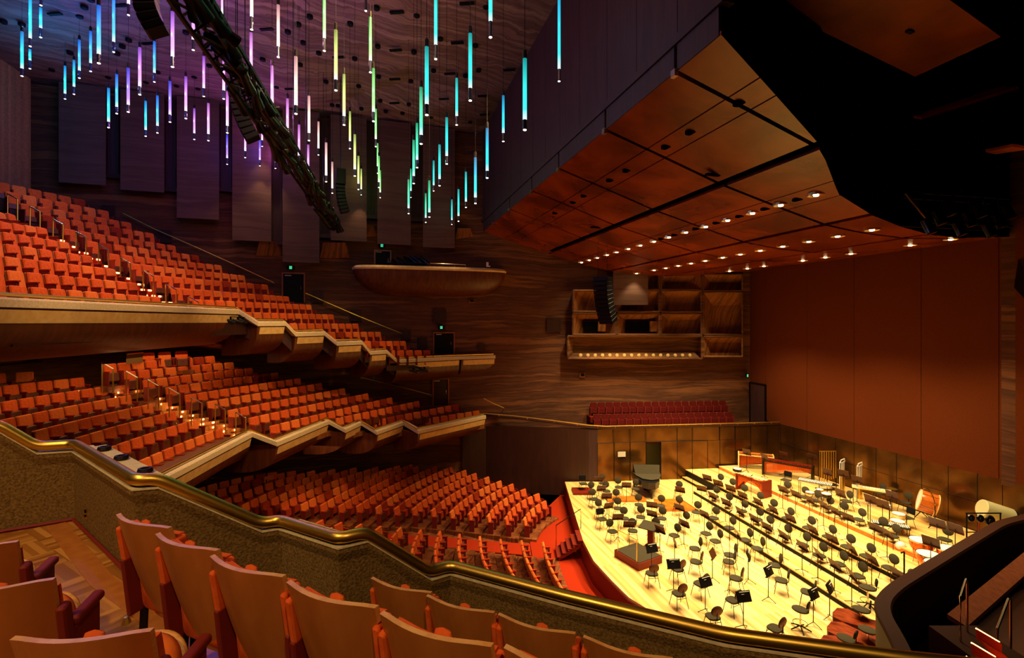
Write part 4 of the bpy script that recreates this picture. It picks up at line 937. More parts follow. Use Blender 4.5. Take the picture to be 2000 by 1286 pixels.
# ---- glowing glass tube pendants
PEND = [(43,62,134,151),(59,-20,75,93),(58.5,96,118,137),(79.5,15,55,76),(80,-60,-5,13),(127,129,183,195),(144.5,117.5,169.5,186.5),(155,78,138,155),(177,61,123.5,142),(193,11,106,126.5),(222,-20,82,105),(251,-70,8,33),(212,172.5,238,251),(228,145.5,209,224),(250.5,133,205,221),(273,93,169,187.5),(301.5,81,142.5,163),(337,23,111,134),(284.5,197.5,254,268),(307.5,187,246,262),(332,159,224,241),(363,150,217,234),(398,110,172.5,191),(377.5,0,78,101),(434.5,-50,28,52),(437,110,177,196),(379.5,212,260.5,274.5),(407,202,262,277),(444,179,246,262),(443.6,263,309,323),(479,245,295,310),(491.5,-40,33,62),(490.5,64,142,165),(543.5,10,91,115),(531.5,129,208,229),(561.5,193,263,281),(578,111,206,225),(603.5,188,260,277),(622,238,290,305),(633.5,-30,75,103.5),(656,59,156,180),(672,145.5,227,247),(683.5,218,276,293),(693,263,331,346),(700,305,359,372),(705.5,330,370,382.5),(714.5,-90,-1,25),(723.5,34,119,145),(729.5,134,219,240),(734,213,272,289),(737.5,280,325,341),(740,305,356,368),(742.5,333,376,388),(584,244,305,320),(602,283,339,353),(637,279,343,357),(649,316.5,368,379),(507.5,272,312.5,326),(512,230,274,288),(538,277,317,331),(851,-40,88,120),(958,-70,42,78),(833.5,92,204,228),(822.5,171,264,284),(814.5,241,312.5,330),(808,274,344,361),(802.5,330,373,388),(798,351,407,419),(918.5,66,172.5,200.5),(892,153,227,247),(872.5,230,305,323),(858.5,283,350,365),(847,314,362,375),(838.5,353,415,424),(831.5,378,425.5,436),(983,187,260,279),(951.5,251,334,350),(928.5,308,386,395),(910,336,394,407),(895.5,370,422,434),(882.5,390,430,440),(1092,-40,135,163),(1025,115,234,257)]
def colour_of(u, vb):
    if u < 150 or 205 < u < 215 or 280 < u < 290: return 'cyan blue'
    if u < 195 or 215 < u < 245 or 300 < u < 312: return 'azure blue'
    if u < 215 or (u < 340 and vb > 180) or 440 < u < 446 and vb > 300 or 300 < vb and u < 520: return 'blue violet'
    if u < 400: return 'violet'
    if u < 540 and u not in (491.5,): return 'pink violet'
    if 540 < u < 600 and vb > 240 and u != 578: return 'pink violet'
    if 600 < u < 606 and vb > 300: return 'pink violet'
    if u < 632 or 635 < u < 652: return 'pale pink'
    if 633 < u < 634 or 715 < u < 748: return 'light green'
    if u < 712: return 'yellow green'
    if u < 716: return 'light green'
    if 796 < u < 842 and u != 833.5: return 'sea green'
    if u < 925 or u == 958: return 'turquoise'
    return 'sky cyan' if u < 1020 or u > 1050 else 'turquoise'
TL = 1.25
cnt = {}; proto_p = {}
plist = []
for (u, vt, vb, vl) in PEND:
    ln = vb-vt; Y = F*TL/ln
    if vt < 0: Y = F*0.42/max(12, (vl-vb)) if vl-vb > 5 else Y
    Yw = on_wall(u, 300, WA, WB, 1.3).y if u < 760 else 29.5
    if u > 940: Yw = 26
    Y = max(5.5, min(Y, Yw, (CEIL-0.9-CZ)*F/(HV-max(vt, -10)))); plist.append((u, vt, vb, vl, Y, colour_of(u, vb)))
order = {}
for c_ in TUBES: order[c_] = sorted([p for p in plist if p[5] == c_], key=lambda p: p[0])
for c_, lst in order.items():
    for i, (u, vt, vb, vl, Y, _) in enumerate(lst):
        L = (vb-vt)/F*Y; Lb = max(0.18, (vl-vb)/F*Y*0.85); base = P(u, vb, Y)
        lb = 'glowing %s glass tube pendant, %s from the left in that colour' % (c_, ORD[i+1])
        r = root('tube_pendant', base, 0, lb, 'pendant lamp', 'glass tube pendants over the hall')
        rad = 0.042
        b = MB(); b.lathe([(rad, 0.0), (rad, L)], (0, 0, 0), 'tube_'+c_.replace(' ', '_'), 12); autosmooth(b.build('tube', r))
        b = MB(); b.lathe([(rad*0.98, -Lb), (rad*0.98, -0.004)], (0, 0, 0), 'clear_tube', 12); autosmooth(b.build('clear_end', r))
        b = MB(); b.lathe([(rad*0.6, -Lb-0.015), (rad*0.85, -Lb-0.008), (rad*0.85, -Lb+0.01)], (0, 0, 0), 'pendant_glow', 10); b.build('downlight', r)
        b = MB(); b.lathe([(rad*1.04, L+0.002), (rad*1.04, L+0.16), (0.012, L+0.2)], (0, 0, 0), 'dark_metal', 10); b.build('top_cap', r)
        h = CEIL - base.z + 0.85; b = MB(); b.tube([(0, 0, L+0.18), (0, 0, h)], 0.006, 'black', 4); b.build('wire', r)
        k = lamp('pendant_lamp', 'SPOT', base - Vector((0, 0, Lb+0.06)), HOUSE_W, (1.0, 0.64, 0.32), target=base - Vector((0, 0, 8)) + Vector((-0.6, 0, 0)), size=0.05, angle=72, blend=0.8)
        low = TUBES[c_][0]; g = lamp('tube_glow', 'POINT', base + Vector((0.0, -0.1, L*0.5)), TUBE_W*(2.6 if u < 560 else 1.0 if u < 760 else 0.25), low, size=0.04)

# ================================================================ CANOPY DOWNLIGHTS
def canopy_lights(p_, us, off, angle, power):
    X0 = H(p_, 0)
    for i, u in enumerate(us):
        k = (u-CU)/F; q_ = (k*X0.y - X0.x)/(0.2748+0.9615*k); z = zc(p_); c = H(p_, q_, z)
        if q_ > qmax(p_)-0.2: continue
        b = MB(); L = Vector(can.location)
        b.lathe([(0.10, 0.08), (0.19, 0.0), (0.22, -0.03), (0.24, -0.03), (0.24, 0.05)], c-L, 'canopy_light_trim', 14); b.build('lamp_ring', can)
        b = MB(); b.lathe([(0.001, -0.06), (0.07, -0.045), (0.09, 0.03)], c-L, 'lamp_glow', 10); b.build('bulb', can)
        lamp('canopy_downlight', 'SPOT', c - Vector((0, 0, 0.12)), power*(0.15 if q_ < -1.2 else 1.0), (1.0, 0.77, 0.41), target=c - Vector((0, 0, 10)) + off, size=0.12, angle=angle, blend=0.55)
canopy_lights(12.7, (1594, 1525, 1470, 1421.5, 1378.5, 1340, 1306.7, 1277.7, 1251, 1227.7, 1204.8, 1186, 1167, 1151, 1136), Vector((0, 0, 0)), 92, STAGE_W)
canopy_lights(9.1, (1754, 1703, 1636, 1580, 1529, 1485, 1446, 1411.7, 1377.5, 1350, 1324.5, 1300.5, 1277.6, 1243.5), Vector((0, 0, 0)), 92, STAGE_W)
canopy_lights(4.3, (1857, 1778, 1662, 1612, 1568, 1492, 1459.6, 1425), Vector((0, 0, 0)), 88, STAGE_W)
for u in (1558, 1495, 1445, 1400, 1360, 1318, 1292):
    X0 = H(12.7, 0); k = (u-CU)/F; q_ = (k*X0.y - X0.x)/(0.2748+0.9615*k); b = MB(); b.lathe([(0.001, -0.02), (0.16, -0.02), (0.16, 0.04)], H(12.7, q_, zc(12.7))-Vector(can.location), 'void_black', 12); b.build('socket', can)
# stage lighting truss dark in the void behind the canopy
r = root('stage_lighting_truss', P(1860, 420, 15.5), R(12), 'dark cluttered lighting truss with small lamps in the black void at the right', 'truss')
b = MB()
for z in (-0.35, 0.55):
    for y in (-0.3, 0.3): b.tube([(-1.6, y, z), (2.0, y, z)], 0.04, 'black', 6)
for i in range(12):
    x = -1.6+0.3*i; b.tube([(x, -0.3, -0.35 if i % 2 else 0.55), (x+0.3, -0.3, 0.55 if i % 2 else -0.35)], 0.025, 'black', 4)
b.build('frame', r)
for i in range(9):
    x = -1.5+0.4*i; b = MB(); b.lathe([(0.06, -0.25), (0.13, -0.2), (0.13, 0.2), (0.15, 0.25)], (x, -0.4, -0.5+0.3*(i % 3)), 'black_gloss', 10, ax=(0.2, -0.3, -1)); q = b.build('stage_lamp', r); autosmooth(q)
    b = MB(); b.lathe([(0.10, 0.24), (0.12, 0.26)], (x, -0.4, -0.5+0.3*(i % 3)), 'chrome', 10, ax=(0.2, -0.3, -1)); b.build('lens', r)
a = P(1768, 378, 15.2); c = P(1813, 432, 15.0); b = MB(); b.tube([a, c], 0.03, 'brass', 6); tag(b.build('rigging_pole'), 'thin slanting metal pole glinting in the black void near the canopy edge', 'pole')
# ================================================================ THE STAGE
EDGE = [(3.34, 30.5), (3.30, 26.1), (3.28, 22.3), (3.45, 20.4), (3.91, 18.8), (4.28, 17.7), (5.03, 16.6), (6.1, 15.2), (7.6, 13.6), (9.4, 11.6), (11.0, 9.5)]
b = MB(); b.prism(EDGE + [(17.6+0.2748*15.5, 31.8-0.9615*15.5-1), (21.9, 16.9), (17.62, 31.85), (5.9, 30.55)], -0.10, 0.0, 'stage_floor'); struct(b.build('floor_stage'))
b = MB(); b.sweep([(5.9, 30.62, 0)] + [(x+0.06, y, 0) for x, y in EDGE], [(0.0, -0.1), (0.0, -1.02), (0.1, -1.02), (0.1, -0.1)], 'rosewood_red', closed=True); struct(b.build('trim_stage_front'))
L1 = [(9.32, 27.5), (11.7, 17.0), (13.3, 10.5)]; L2 = [(10.4, 27.76), (12.5, 18.4), (14.2, 11)]; L3 = [(11.15, 31.05), (13.2, 22.8), (14.35, 18.0), (15.9, 12)]; L4 = [(13.3, 31.1), (14.0, 27.9), (15.4, 22.3), (15.95, 20.1), (17.6, 14)]
ZP = [0.0, 0.22, 0.43, 0.62, 0.82]
def xl(L, y):
    for i in range(len(L)-1):
        if L[i+1][1] <= y <= L[i][1] or i == len(L)-2: t = (L[i][1]-y)/(L[i][1]-L[i+1][1]); return L[i][0]+(L[i+1][0]-L[i][0])*t
# steps cut: platforms one and two stop short of the side wall
def plat(name, front, back, z, z0):
    b = MB(); F_ = [(x, y) for x, y in front]; B_ = [(x, y) for x, y in reversed(back)]
    poly = F_+B_; b.prism(poly, z-0.04, z, 'stage_floor')
    poly2 = [(x+0.02, y) for x, y in F_]+B_; b.prism(poly2, z0, z-0.041, 'black'); return struct(b.build(name))
plat('floor_riser', L1, [(x+0.01, y) for x, y in [(10.4, 27.76), (12.5, 18.4), (14.2, 11)]], ZP[1], 0.005)
plat('floor_riser', L2, [(xl(L3, 27.76), 27.76), (13.2, 22.8), (14.35, 18.0), (15.9, 12)], ZP[2], 0.005)
plat('floor_riser', L3, [(13.3, 31.3), (14.0, 27.9), (15.4, 22.3), (15.95, 20.1), (17.6, 14)], ZP[3], 0.005)
b = MB(); B4 = [(17.55, 31.7), (H(0.05, 15.2).x, H(0.05, 15.2).y)]
b.prism([(x, y) for x, y in L4] + [(20.6, 15.0), (H(0.05, 15.2).x, H(0.05, 15.2).y), (17.55, 31.7)], ZP[4]-0.04, ZP[4], 'stage_floor'); b.prism([(x+0.02, y) for x, y in L4] + [(20.6, 15.0), (H(0.05, 15.2).x, H(0.05, 15.2).y), (17.55, 31.7)], 0.005, ZP[4]-0.041, 'drum_orange'); struct(b.build('floor_riser'))
r = root('stage_steps', G(1365, 948, 0.1), 0, 'short wooden steps with black sides climbing to the highest riser by the side wall', 'steps')
for i, (x, z) in enumerate(((-0.55, 0.19), (-0.2, 0.38))):
    b = MB(); d = Vector((0.25, -0.97, 0)); a = Vector((x, 1.35, 0)); b.prism([(a.x, a.y), (a.x+0.45, a.y), (a.x+0.45+0.5, a.y-2.0), (a.x+0.5, a.y-2.0)], z-0.14, z-0.10, 'stage_floor'); b.prism([(a.x+0.02, a.y), (a.x+0.43, a.y), (a.x+0.43+0.5, a.y-2.0), (a.x+0.52, a.y-2.0)], -0.095, z-0.14, 'black'); b.build('step', r)
# steps from the stalls to the stage
a0 = G(1140, 1046, 0.0); r = root('stalls_steps', (3.25, 22.9, -0.97), 0, 'red wooden steps leading from the orange stalls aisle up to the stage edge', 'steps')
for i in range(5):
    x = -1.15+0.24*i; z = 0.19*(i+1); b = MB(); b.box((x+0.13, 0, z-0.02), (0.28, 1.15, 0.04), 'rosewood_red'); b.box((x+0.14, 0, z-0.11), (0.03, 1.1, 0.16), 'rosewood_red'); b.build('step', r)
b = MB(); b.slab([(-1.1, -0.56, 0.0), (0.15, -0.56, 0.75), (0.15, -0.56, 0.92), (-1.1, -0.56, 0.15)], (0, 0.04, 0), 'rosewood_red'); b.slab([(-1.1, 0.52, 0.0), (0.15, 0.52, 0.75), (0.15, 0.52, 0.92), (-1.1, 0.52, 0.15)], (0, 0.04, 0), 'rosewood_red'); b.build('stringer', r)
b = MB(); b.tube([(-1.1, 0.65, 0.0), (-1.1, 0.65, 1.15), (0.1, 0.65, 1.95), (0.1, 0.65, 1.0)], 0.022, 'dark_metal', 6); b.build('handrail', r)

# ---- orchestra chair facing local +Y
def leg_mb(x, y): b = MB(); b.tube([(x*0.17, y*0.15, 0.44), (x*0.235, y*0.235-0.01, 0.0)], 0.011, 'dark_metal', 6); return b
ch0 = root('orchestra_chair', (0, 0, 0), 0, 'x', 'chair', 'black orchestra chairs on the stage')
b = MB(); n = 18; ring = []
for e, z in ((0.93, 0.0), (1.0, 0.015), (1.0, 0.04), (0.95, 0.055)):
    ring.append([(0.225*e*math.copysign(abs(math.cos(t))**0.7, math.cos(t)), 0.215*e*math.copysign(abs(math.sin(t))**0.7, math.sin(t)), 0.435+z) for t in [2*math.pi*i/n for i in range(n)]])
vs = sum(ring, []); fs = [tuple(reversed(range(n)))]+[tuple(3*n+i for i in range(n))]
for k in range(3): fs += [(k*n+i, k*n+(i+1) % n, (k+1)*n+(i+1) % n, (k+1)*n+i) for i in range(n)]
b.add(vs, fs, 'black_fabric'); autosmooth(b.build('seat', ch0), 50)
b = MB(); b.lathe([(0.02, -0.03), (0.15, -0.028), (0.18, -0.01), (0.185, 0.01), (0.15, 0.028), (0.02, 0.035)], (0, -0.235, 0.77), 'black_fabric', 18, ax=(0, 1, 0.16), sx=1.08); b.lathe([(0.05, -0.045), (0.16, -0.035), (0.17, -0.026)], (0, -0.235, 0.77), 'seat_pan', 18, ax=(0, 1, 0.16), sx=1.08); autosmooth(b.build('backrest', ch0), 50)
b = MB(); b.tube([(0, -0.12, 0.43), (0, -0.24, 0.45), (0, -0.265, 0.74)], 0.016, 'black', 6); b.build('back_post', ch0)
for x in (-1, 1):
    for y in (-1, 1): leg_mb(x, y).build('leg', ch0)
b = MB(); b.tube([(-0.19, 0.16, 0.36), (0.19, 0.16, 0.36)], 0.009, 'dark_metal', 6); b.tube([(-0.19, -0.17, 0.36), (0.19, -0.17, 0.36)], 0.009, 'dark_metal', 6); b.build('stretcher', ch0)
POD = G(1246, 1094, 0)
def place_by_back(u, v, zf, hgt=0.77):
    return G(u, v, zf+hgt)
CH = {  # platform: list of back positions in the photograph
 'front floor by the far wall': (0, [(1176, 932), (1183, 946.5), (1154.6, 947.5), (1158, 961.5), (1169.3, 982.3), (1207.7, 939.3), (1202.6, 962), (1206, 978.8), (1218.3, 997.5), (1241.5, 942.4), (1248, 972)]),
 'front floor beyond the podium': (0, [(1190.5, 1021.7), (1234.5, 1020.2), (1251.7, 995), (1281, 1019), (1295, 998), (1292, 974), (1326.8, 946), (1326.8, 976), (1340, 1006.6), (1323.3, 1030.8), (1364, 986.8)]),
 'front floor right of the podium': (0, [(1386.5, 1027.8), (1399.6, 998), (1431.4, 1017.2), (1368, 1058), (1371, 1085.6), (1406.7, 1043), (1437, 1071), (1435.6, 1084.5), (1450, 1118), (1465, 1041), (1489.6, 1058)]),
 'front floor nearest the balcony': (0, [(1276.8, 1111), (1333.5, 1102), (1332.4, 1150), (1378, 1130), (1401.6, 1194.6), (1443, 1162), (1525, 1091), (1540, 1121), (1528, 1217), (1592, 1144)]),
 'lowest riser': (1, [(1399, 957), (1425.4, 970.7), (1454.7, 984.8), (1485, 1000.5), (1505.4, 1015.7), (1540, 1033), (1576, 1049), (1609.5, 1069.5), (1648, 1086), (1686, 1108.5)]),
 'middle riser': (2, [(1407.2, 931.7), (1431.4, 941.3), (1454.7, 953.5), (1484.5, 968), (1512.7, 983), (1544, 999), (1586, 1017), (1626, 1034), (1663.4, 1053), (1702, 1071), (1747, 1093), (1783, 1123)]),
 'highest brass riser': (3, [(1539, 947), (1573.8, 958), (1596.6, 965), (1621.3, 977.8), (1650, 989), (1683.5, 1001), (1726.8, 1019), (1750, 1032)]),
 'percussion riser': (4, [(1659.4, 966), (1724, 951), (1775, 969), (1853, 1038)]),
}
used_c = False
for zone, (pz_, lst) in CH.items():
    zf = ZP[pz_]
    for i, (u, v) in enumerate(lst):
        bp = place_by_back(u, v, zf); f = (POD-bp); f.z = 0; f.normalize()
        if pz_ in (1, 2, 3): f = (f*0.5 + Vector((-0.93, -0.36, 0))*0.5 + Vector((0.0, -0.12, 0))).normalized()
        if pz_ == 4: f = Vector((-0.95, -0.3, 0)).normalized()
        loc = Vector((bp.x, bp.y, 0)) + f*0.235; loc.z = zf
        lb = 'round-backed black chair, %s, %s from the far wall' % (zone, ORD[i+1])
        rz = face(f.x, f.y)+random.uniform(-0.12, 0.12)
        if not used_c: ch0.location = loc; ch0.rotation_euler.z = rz; ch0['label'] = lb; used_c = True; kids(ch0)
        else: dup(ch0, loc, rz, lb, 'black orchestra chairs on the stage')
# square-backed chairs
sq0 = root('orchestra_chair', (0, 0, 0), 0, 'x', 'chair')
b = MB(); b.rbox((0, 0, 0.465), (0.44, 0.42, 0.05), 0.02, 'black_fabric'); b.build('seat', sq0)
b = MB(); b.rbox((0, -0.22, 0.76), (0.42, 0.05, 0.30), 0.05, 'black', rx=R(8)); b.build('backrest', sq0)
for x in (-1, 1):
    b = MB(); b.tube([(x*0.19, -0.2, 0.44), (x*0.19, -0.23, 0.7)], 0.011, 'dark_metal', 6); b.build('back_frame', sq0)
    for y in (-1, 1): leg_mb(x, y).build('leg', sq0)
fst = True
for (u, v, zi, lb) in ((1137.4, 933, 0, 'square-backed black chair in the far left corner of the stage'), (1171.8, 999, 0, 'square-backed black chair at the left stage edge beyond the steps'), (1539, 926, 4, 'square-backed black chair beside the red-barred marimba'), (1779, 997.5, 4, 'grey square-backed chair beside the big orange bass drum')):
    bp = place_by_back(u, v, ZP[zi]); f = POD-bp; f.z = 0; f.normalize(); loc = Vector((bp.x, bp.y, ZP[zi]))+f*0.22
    if fst: sq0.location = loc; sq0.rotation_euler.z = face(f.x, f.y); sq0['label'] = lb; fst = False; kids(sq0)
    else: dup(sq0, loc, face(f.x, f.y), lb)

# ---- music stands; the reading face looks along local +Y
def make_stand(wood, music):
    r = root('music_stand', (0, 0, 0), 0, 'x', 'music stand')
    b = MB(); b.box((0, 0, 1.08), (0.52, 0.015, 0.34), 'black_gloss' if not wood else 'stand_wood', rx=R(24)); b.box((0, 0.03, 0.925), (0.52, 0.07, 0.012), 'black' if not wood else 'stand_wood'); b.build('desk', r)
    if music:
        b = MB(); b.box((0.09, 0.018, 1.085), (0.30, 0.006, 0.31), 'black', rx=R(24)); b.box((0.0, 0.02, 1.245), (0.36, 0.01, 0.02), 'paper', rx=R(24)); b.box((0.05, 0.03, 1.17), (0.10, 0.004, 0.012), 'paper', rx=R(24)); b.build('folder', r)
    b = MB(); b.tube([(0, -0.01, 0.12), (0, -0.01, 1.05)], [0.016, 0.012], 'dark_metal', 6); b.build('pole', r)
    for a in (90, 210, 330): b = MB(); b.tube([(0, 0, 0.14), (0.26*math.cos(R(a)), 0.26*math.sin(R(a)), 0.012)], 0.011, 'dark_metal', 6); b.build('foot', r)
    return r
ST_W = make_stand(True, False); ST_B = make_stand(False, True)
SD = {
 'front floor by the far wall': (0, 'w', [(1168.8, 936), (1174.8, 953.5), (1185.4, 968.6), (1189, 987.4), (1223.4, 947.4), (1207, 1009.6), (1229, 1024), (1273, 986), (1273, 1003), (1289, 1034), (1328.3, 956.5), (1326.8, 991), (1336, 1022)]),
 'front floor right of the podium': (0, 'w', [(1376, 1004), (1369.8, 954), (1441, 1043), (1318, 1058), (1392, 1082)]),
 'front floor nearest the balcony': (0, 'b', [(1272.9, 1071), (1315.7, 1102), (1378, 1136.8), (1462, 1084.5), (1501, 1115.6), (1452.3, 1165.7), (1589, 1160), (1621, 1148)]),
 'lowest riser': (1, 'w', [(1391, 967.6), (1417.3, 980.8), (1444.6, 998), (1471.9, 1012), (1497, 1028), (1529, 1044.6), (1567, 1066), (1598, 1081), (1630, 1102.6), (1664, 1122)]),
 'middle riser': (2, 'w', [(1380.9, 933), (1402, 943.4), (1426.4, 953.5), (1449.6, 966.6), (1480, 979.8), (1510, 995), (1543.5, 1012), (1587, 1034), (1625, 1052), (1664, 1072), (1703, 1092), (1753, 1120)]),
 'highest brass riser': (3, 'w', [(1529, 956), (1554, 965), (1581.5, 976), (1608.7, 986.7), (1630.4, 997.5), (1656, 1010), (1708, 1030), (1733, 1042)]),
 'percussion riser': (4, 'w', [(1458.3, 883), (1493, 893), (1531, 889), (1585.7, 893), (1616, 922), (1647, 925), (1674, 937), (1641, 963), (1700, 975), (1724, 985), (1742, 967), (1830, 1022), (1866, 1032), (1818, 1058)]),
}
fw = fb = True
for zone, (pz_, kd, lst) in SD.items():
    zf = ZP[pz_]
    for i, (u, v) in enumerate(lst):
        c = G(u, v, zf+(1.28 if pz_ == 4 else 1.08)); f = c-POD; f.z = 0; f.normalize()
        if pz_ in (1, 2, 3): f = (f*0.4+Vector((0.93, 0.30, 0))*0.6).normalized()
        if pz_ == 4: f = Vector((0.9, 0.42, 0)).normalized()
        if zone == 'front floor nearest the balcony': f = (c-POD)*1.0; f.z = 0; f.normalize(); f = (f + Vector((0.1, -0.5, 0))).normalized()
        loc = Vector((c.x, c.y, zf)); rz = face(f.x, f.y)+random.uniform(-0.2, 0.2)
        kind = 'brown-backed music stand' if kd == 'w' else 'black music stand with folder'
        lb = '%s, %s, %s from the far wall' % (kind, zone, ORD[i+1])
        s = ST_W if kd == 'w' else ST_B
        if kd == 'w' and fw: s.location = loc; s.rotation_euler.z = rz; s['label'] = lb; fw = False; kids(s)
        elif kd == 'b' and fb: s.location = loc; s.rotation_euler.z = rz; s['label'] = lb; fb = False; kids(s)
        else: dup(s, loc, rz, lb, scale=(1, 1, 1.185) if pz_ == 4 else None)
        
# ---- conductor's podium with brass rail and score desk
r = root('conductor_podium', (POD.x, POD.y, 0), face(0.85, 0.5), 'red timber conductor podium with grey carpet top and brass rail near the stage edge', 'podium')
hw = 0.72; b = MB(); b.box((0, 0, 0.15), (hw*2, hw*2-0.1, 0.30), 'rosewood_red'); b.build('base', r); b = MB(); b.box((0, 0, 0.312), (hw*2-0.08, hw*2-0.18, 0.02), 'black_fabric'); b.build('carpet_top', r)
b = MB(); y0 = -hw+0.1; b.tube([(-0.55, y0, 0.3), (-0.55, y0, 1.2), (0.55, y0, 1.2), (0.55, y0, 0.3)], 0.022, 'brass', 8); b.build('rail', r)
c = Vector((6.2, 21.55, 0)); r = root('score_desk', (c.x, c.y, 0), face(-0.6, -0.75), 'wide grey conductor score desk on a wooden pedestal in front of the podium', 'desk')
b = MB(); b.box((0, 0, 0.98), (0.95, 0.62, 0.04), 'black_fabric', rx=R(-14)); b.box((0, -0.31, 0.92), (0.95, 0.03, 0.06), 'stand_wood'); b.build('desk', r); b = MB(); b.box((0, 0, 0.48), (0.26, 0.2, 0.95), 'rosewood_red'); b.box((0, 0, 0.03), (0.6, 0.5, 0.06), 'rosewood_red'); b.build('pedestal', r)
# low wooden riser blocks on the front floor
for (u, v, w, d, h, mt, lb) in ((1138, 962, 1.2, 1.0, 0.12, 'rosewood_red', 'low red box platform in the far left corner of the stage'), (1318, 990, 1.9, 1.4, 0.16, 'drum_orange', 'low orange wooden platform right of the piano'), (1222, 977, 2.2, 0.7, 0.10, 'drum_orange', 'low orange wooden platform under the paired chairs left of the piano')):
    c = G(u, v, 0); b = MB(); b.box((0, 0, h/2+0.002), (w, d, h), mt); o = b.build('low_platform', loc=c); tag(o, lb, 'platform')
# concert grand seen over its lid
c = G(1276, 975, 0.0); r = root('grand_piano', (c.x, c.y+1.2, 0), R(-4), 'black concert grand piano with raised cover, standing before the open stage door', 'piano')
out = [(-0.78, 0.75), (0.78, 0.75), (0.78, 0.2), (0.55, -0.4), (0.42, -1.1), (0.15, -1.45), (-0.25, -1.45), (-0.55, -1.2), (-0.7, -0.5), (-0.78, 0.1)]
b = MB(); b.prism(out, 0.62, 0.98, 'black_gloss'); b.build('case', r)
b = MB(); b.slab([(-0.80, 0.3, 1.02), (0.80, 0.3, 1.02), (0.80, 0.35, 1.5), (-0.80, 0.35, 1.5)], (0, 0.04, 0), 'black_gloss')
b.slab([(-0.8, 0.35, 1.02), (-0.72, -0.3, 1.02), (-0.45, -0.9, 1.02), (0, -1.1, 1.02), (0.45, -0.9, 1.02), (0.72, -0.3, 1.02), (0.8, 0.35, 1.02)], (0, 0, 0.03), 'black_fabric'); b.slab([(-0.62, -0.36, 0.5), (0.62, -0.36, 0.5), (0.78, 0.32, 1.5), (-0.78, 0.32, 1.5)], (0, 0.05, 0), 'black_fabric'); b.build('lid', r)
b = MB(); b.box((0, 0.82, 0.72), (1.45, 0.2, 0.06), 'paper'); b.build('keyboard', r)
for x, y in ((-0.68, 0.6), (0.68, 0.6), (0, -1.2)): b = MB(); b.lathe([(0.04, 0.0), (0.05, 0.05), (0.05, 0.5), (0.08, 0.62)], (x, y, 0), 'black_gloss', 10); b.build('leg', r)
b = MB(); b.box((0, 0.3, 0.3), (0.3, 0.05, 0.6), 'black_gloss'); b.build('pedal_lyre', r)
# microphones on tall thin stands
for i, (ub, vb, vt, zi, lb) in enumerate(((1352.5, 991, 915, 0, 'tall thin microphone stand at the left end of the risers'), (1425, 1165, 1000, 0, 'tall thin microphone stand among the front chairs'), (1404, 1000, 912, 1, 'thin microphone stand on the lowest riser'), (1467, 1035, 930, 1, 'thin microphone stand on the lowest riser near the marimba'), (1597, 1140, 1017, 0, 'tall thin microphone stand before the middle of the risers'), (1588, 940, 850, 4, 'tall thin stand by the stage back wall left of the tubular bells'), (1296, 935, 910, 0, 'small microphone stand beside the open stage door'), (1985, 1018, 967, 4, 'tall stand with a flat round top at the right end of the back wall'))):
    c = G(ub, vb, ZP[zi]); h = (vb-vt)/F*c.y; r = root('microphone_stand', c, random.random()*3, lb, 'microphone stand')
    b = MB(); b.tube([(0, 0, 0.05), (0, 0, h)], 0.011, 'dark_metal', 6); b.build('pole', r); b = MB(); b.tube([(0, 0, h), (0.09, 0, h+0.04)], 0.02, 'black', 8); b.build('microphone', r)
    for a in (90, 210, 330): b = MB(); b.tube([(0, 0, 0.25), (0.3*math.cos(R(a)), 0.3*math.sin(R(a)), 0.012)], 0.009, 'dark_metal', 5); b.build('foot', r)

# ---- percussion
def marimba(c, rz, L, label, bars, frame, open_arch):
    r = root('marimba', c, rz, label, 'marimba')
    b = MB(); b.box((0, 0.34, 0.86), (L, 0.05, 0.07), frame); b.box((0, -0.34, 0.86), (L, 0.05, 0.07), frame); b.build('frame', r)
    b = MB(); n = int(L/0.055)
    for i in range(n):
        x = -L/2+0.04+(L-0.08)*i/(n-1); t = i/(n-1); b.box((x, 0.1, 0.91), (0.042, 0.42-0.16*t, 0.022), bars)
        if i % 7 not in (2, 6): b.box((x+0.02, -0.22, 0.94), (0.038, 0.26-0.1*t, 0.022), bars)
    b.build('bars', r)
    b = MB()
    for i in range(n):
        x = -L/2+0.04+(L-0.08)*i/(n-1); t = abs(i/(n-1)*2-1); z = (0.22+0.5*(1-t**2)) if open_arch else 0.15+0.45*i/(n-1)
        b.tube([(x, 0.30, z), (x, 0.30, 0.84)], 0.022, 'copper', 6); b.tube([(x+0.02, -0.30, z), (x+0.02, -0.30, 0.84)], 0.022, 'copper', 6)
    b.build('resonators', r)
    for s in (-1, 1): b = MB(); b.box((s*(L/2+0.03), 0, 0.46), (0.07, 0.76, 0.9), 'rosewood_red' if open_arch else frame); b.build('end_frame', r)
    return r
marimba((13.35, 26.75, ZP[3]), R(-62), 1.55, 'cream-topped marimba with arched brown resonators on the riser before the side wall', 'marimba_bar', 'rosewood_red', True)
c = G(1550, 940, ZP[4]); marimba((c.x, c.y+0.6, ZP[4]), R(-40), 2.5, 'red-barred marimba with copper resonators at the back of the percussion riser', 'rosewood_red', 'dark_metal', False)
c = G(1492, 925, ZP[4]); marimba((c.x, c.y+1.0, ZP[4]), R(-24), 1.9, 'pale orange xylophone near the side wall, leftmost on the percussion riser', 'drum_orange', 'light_ply', False)
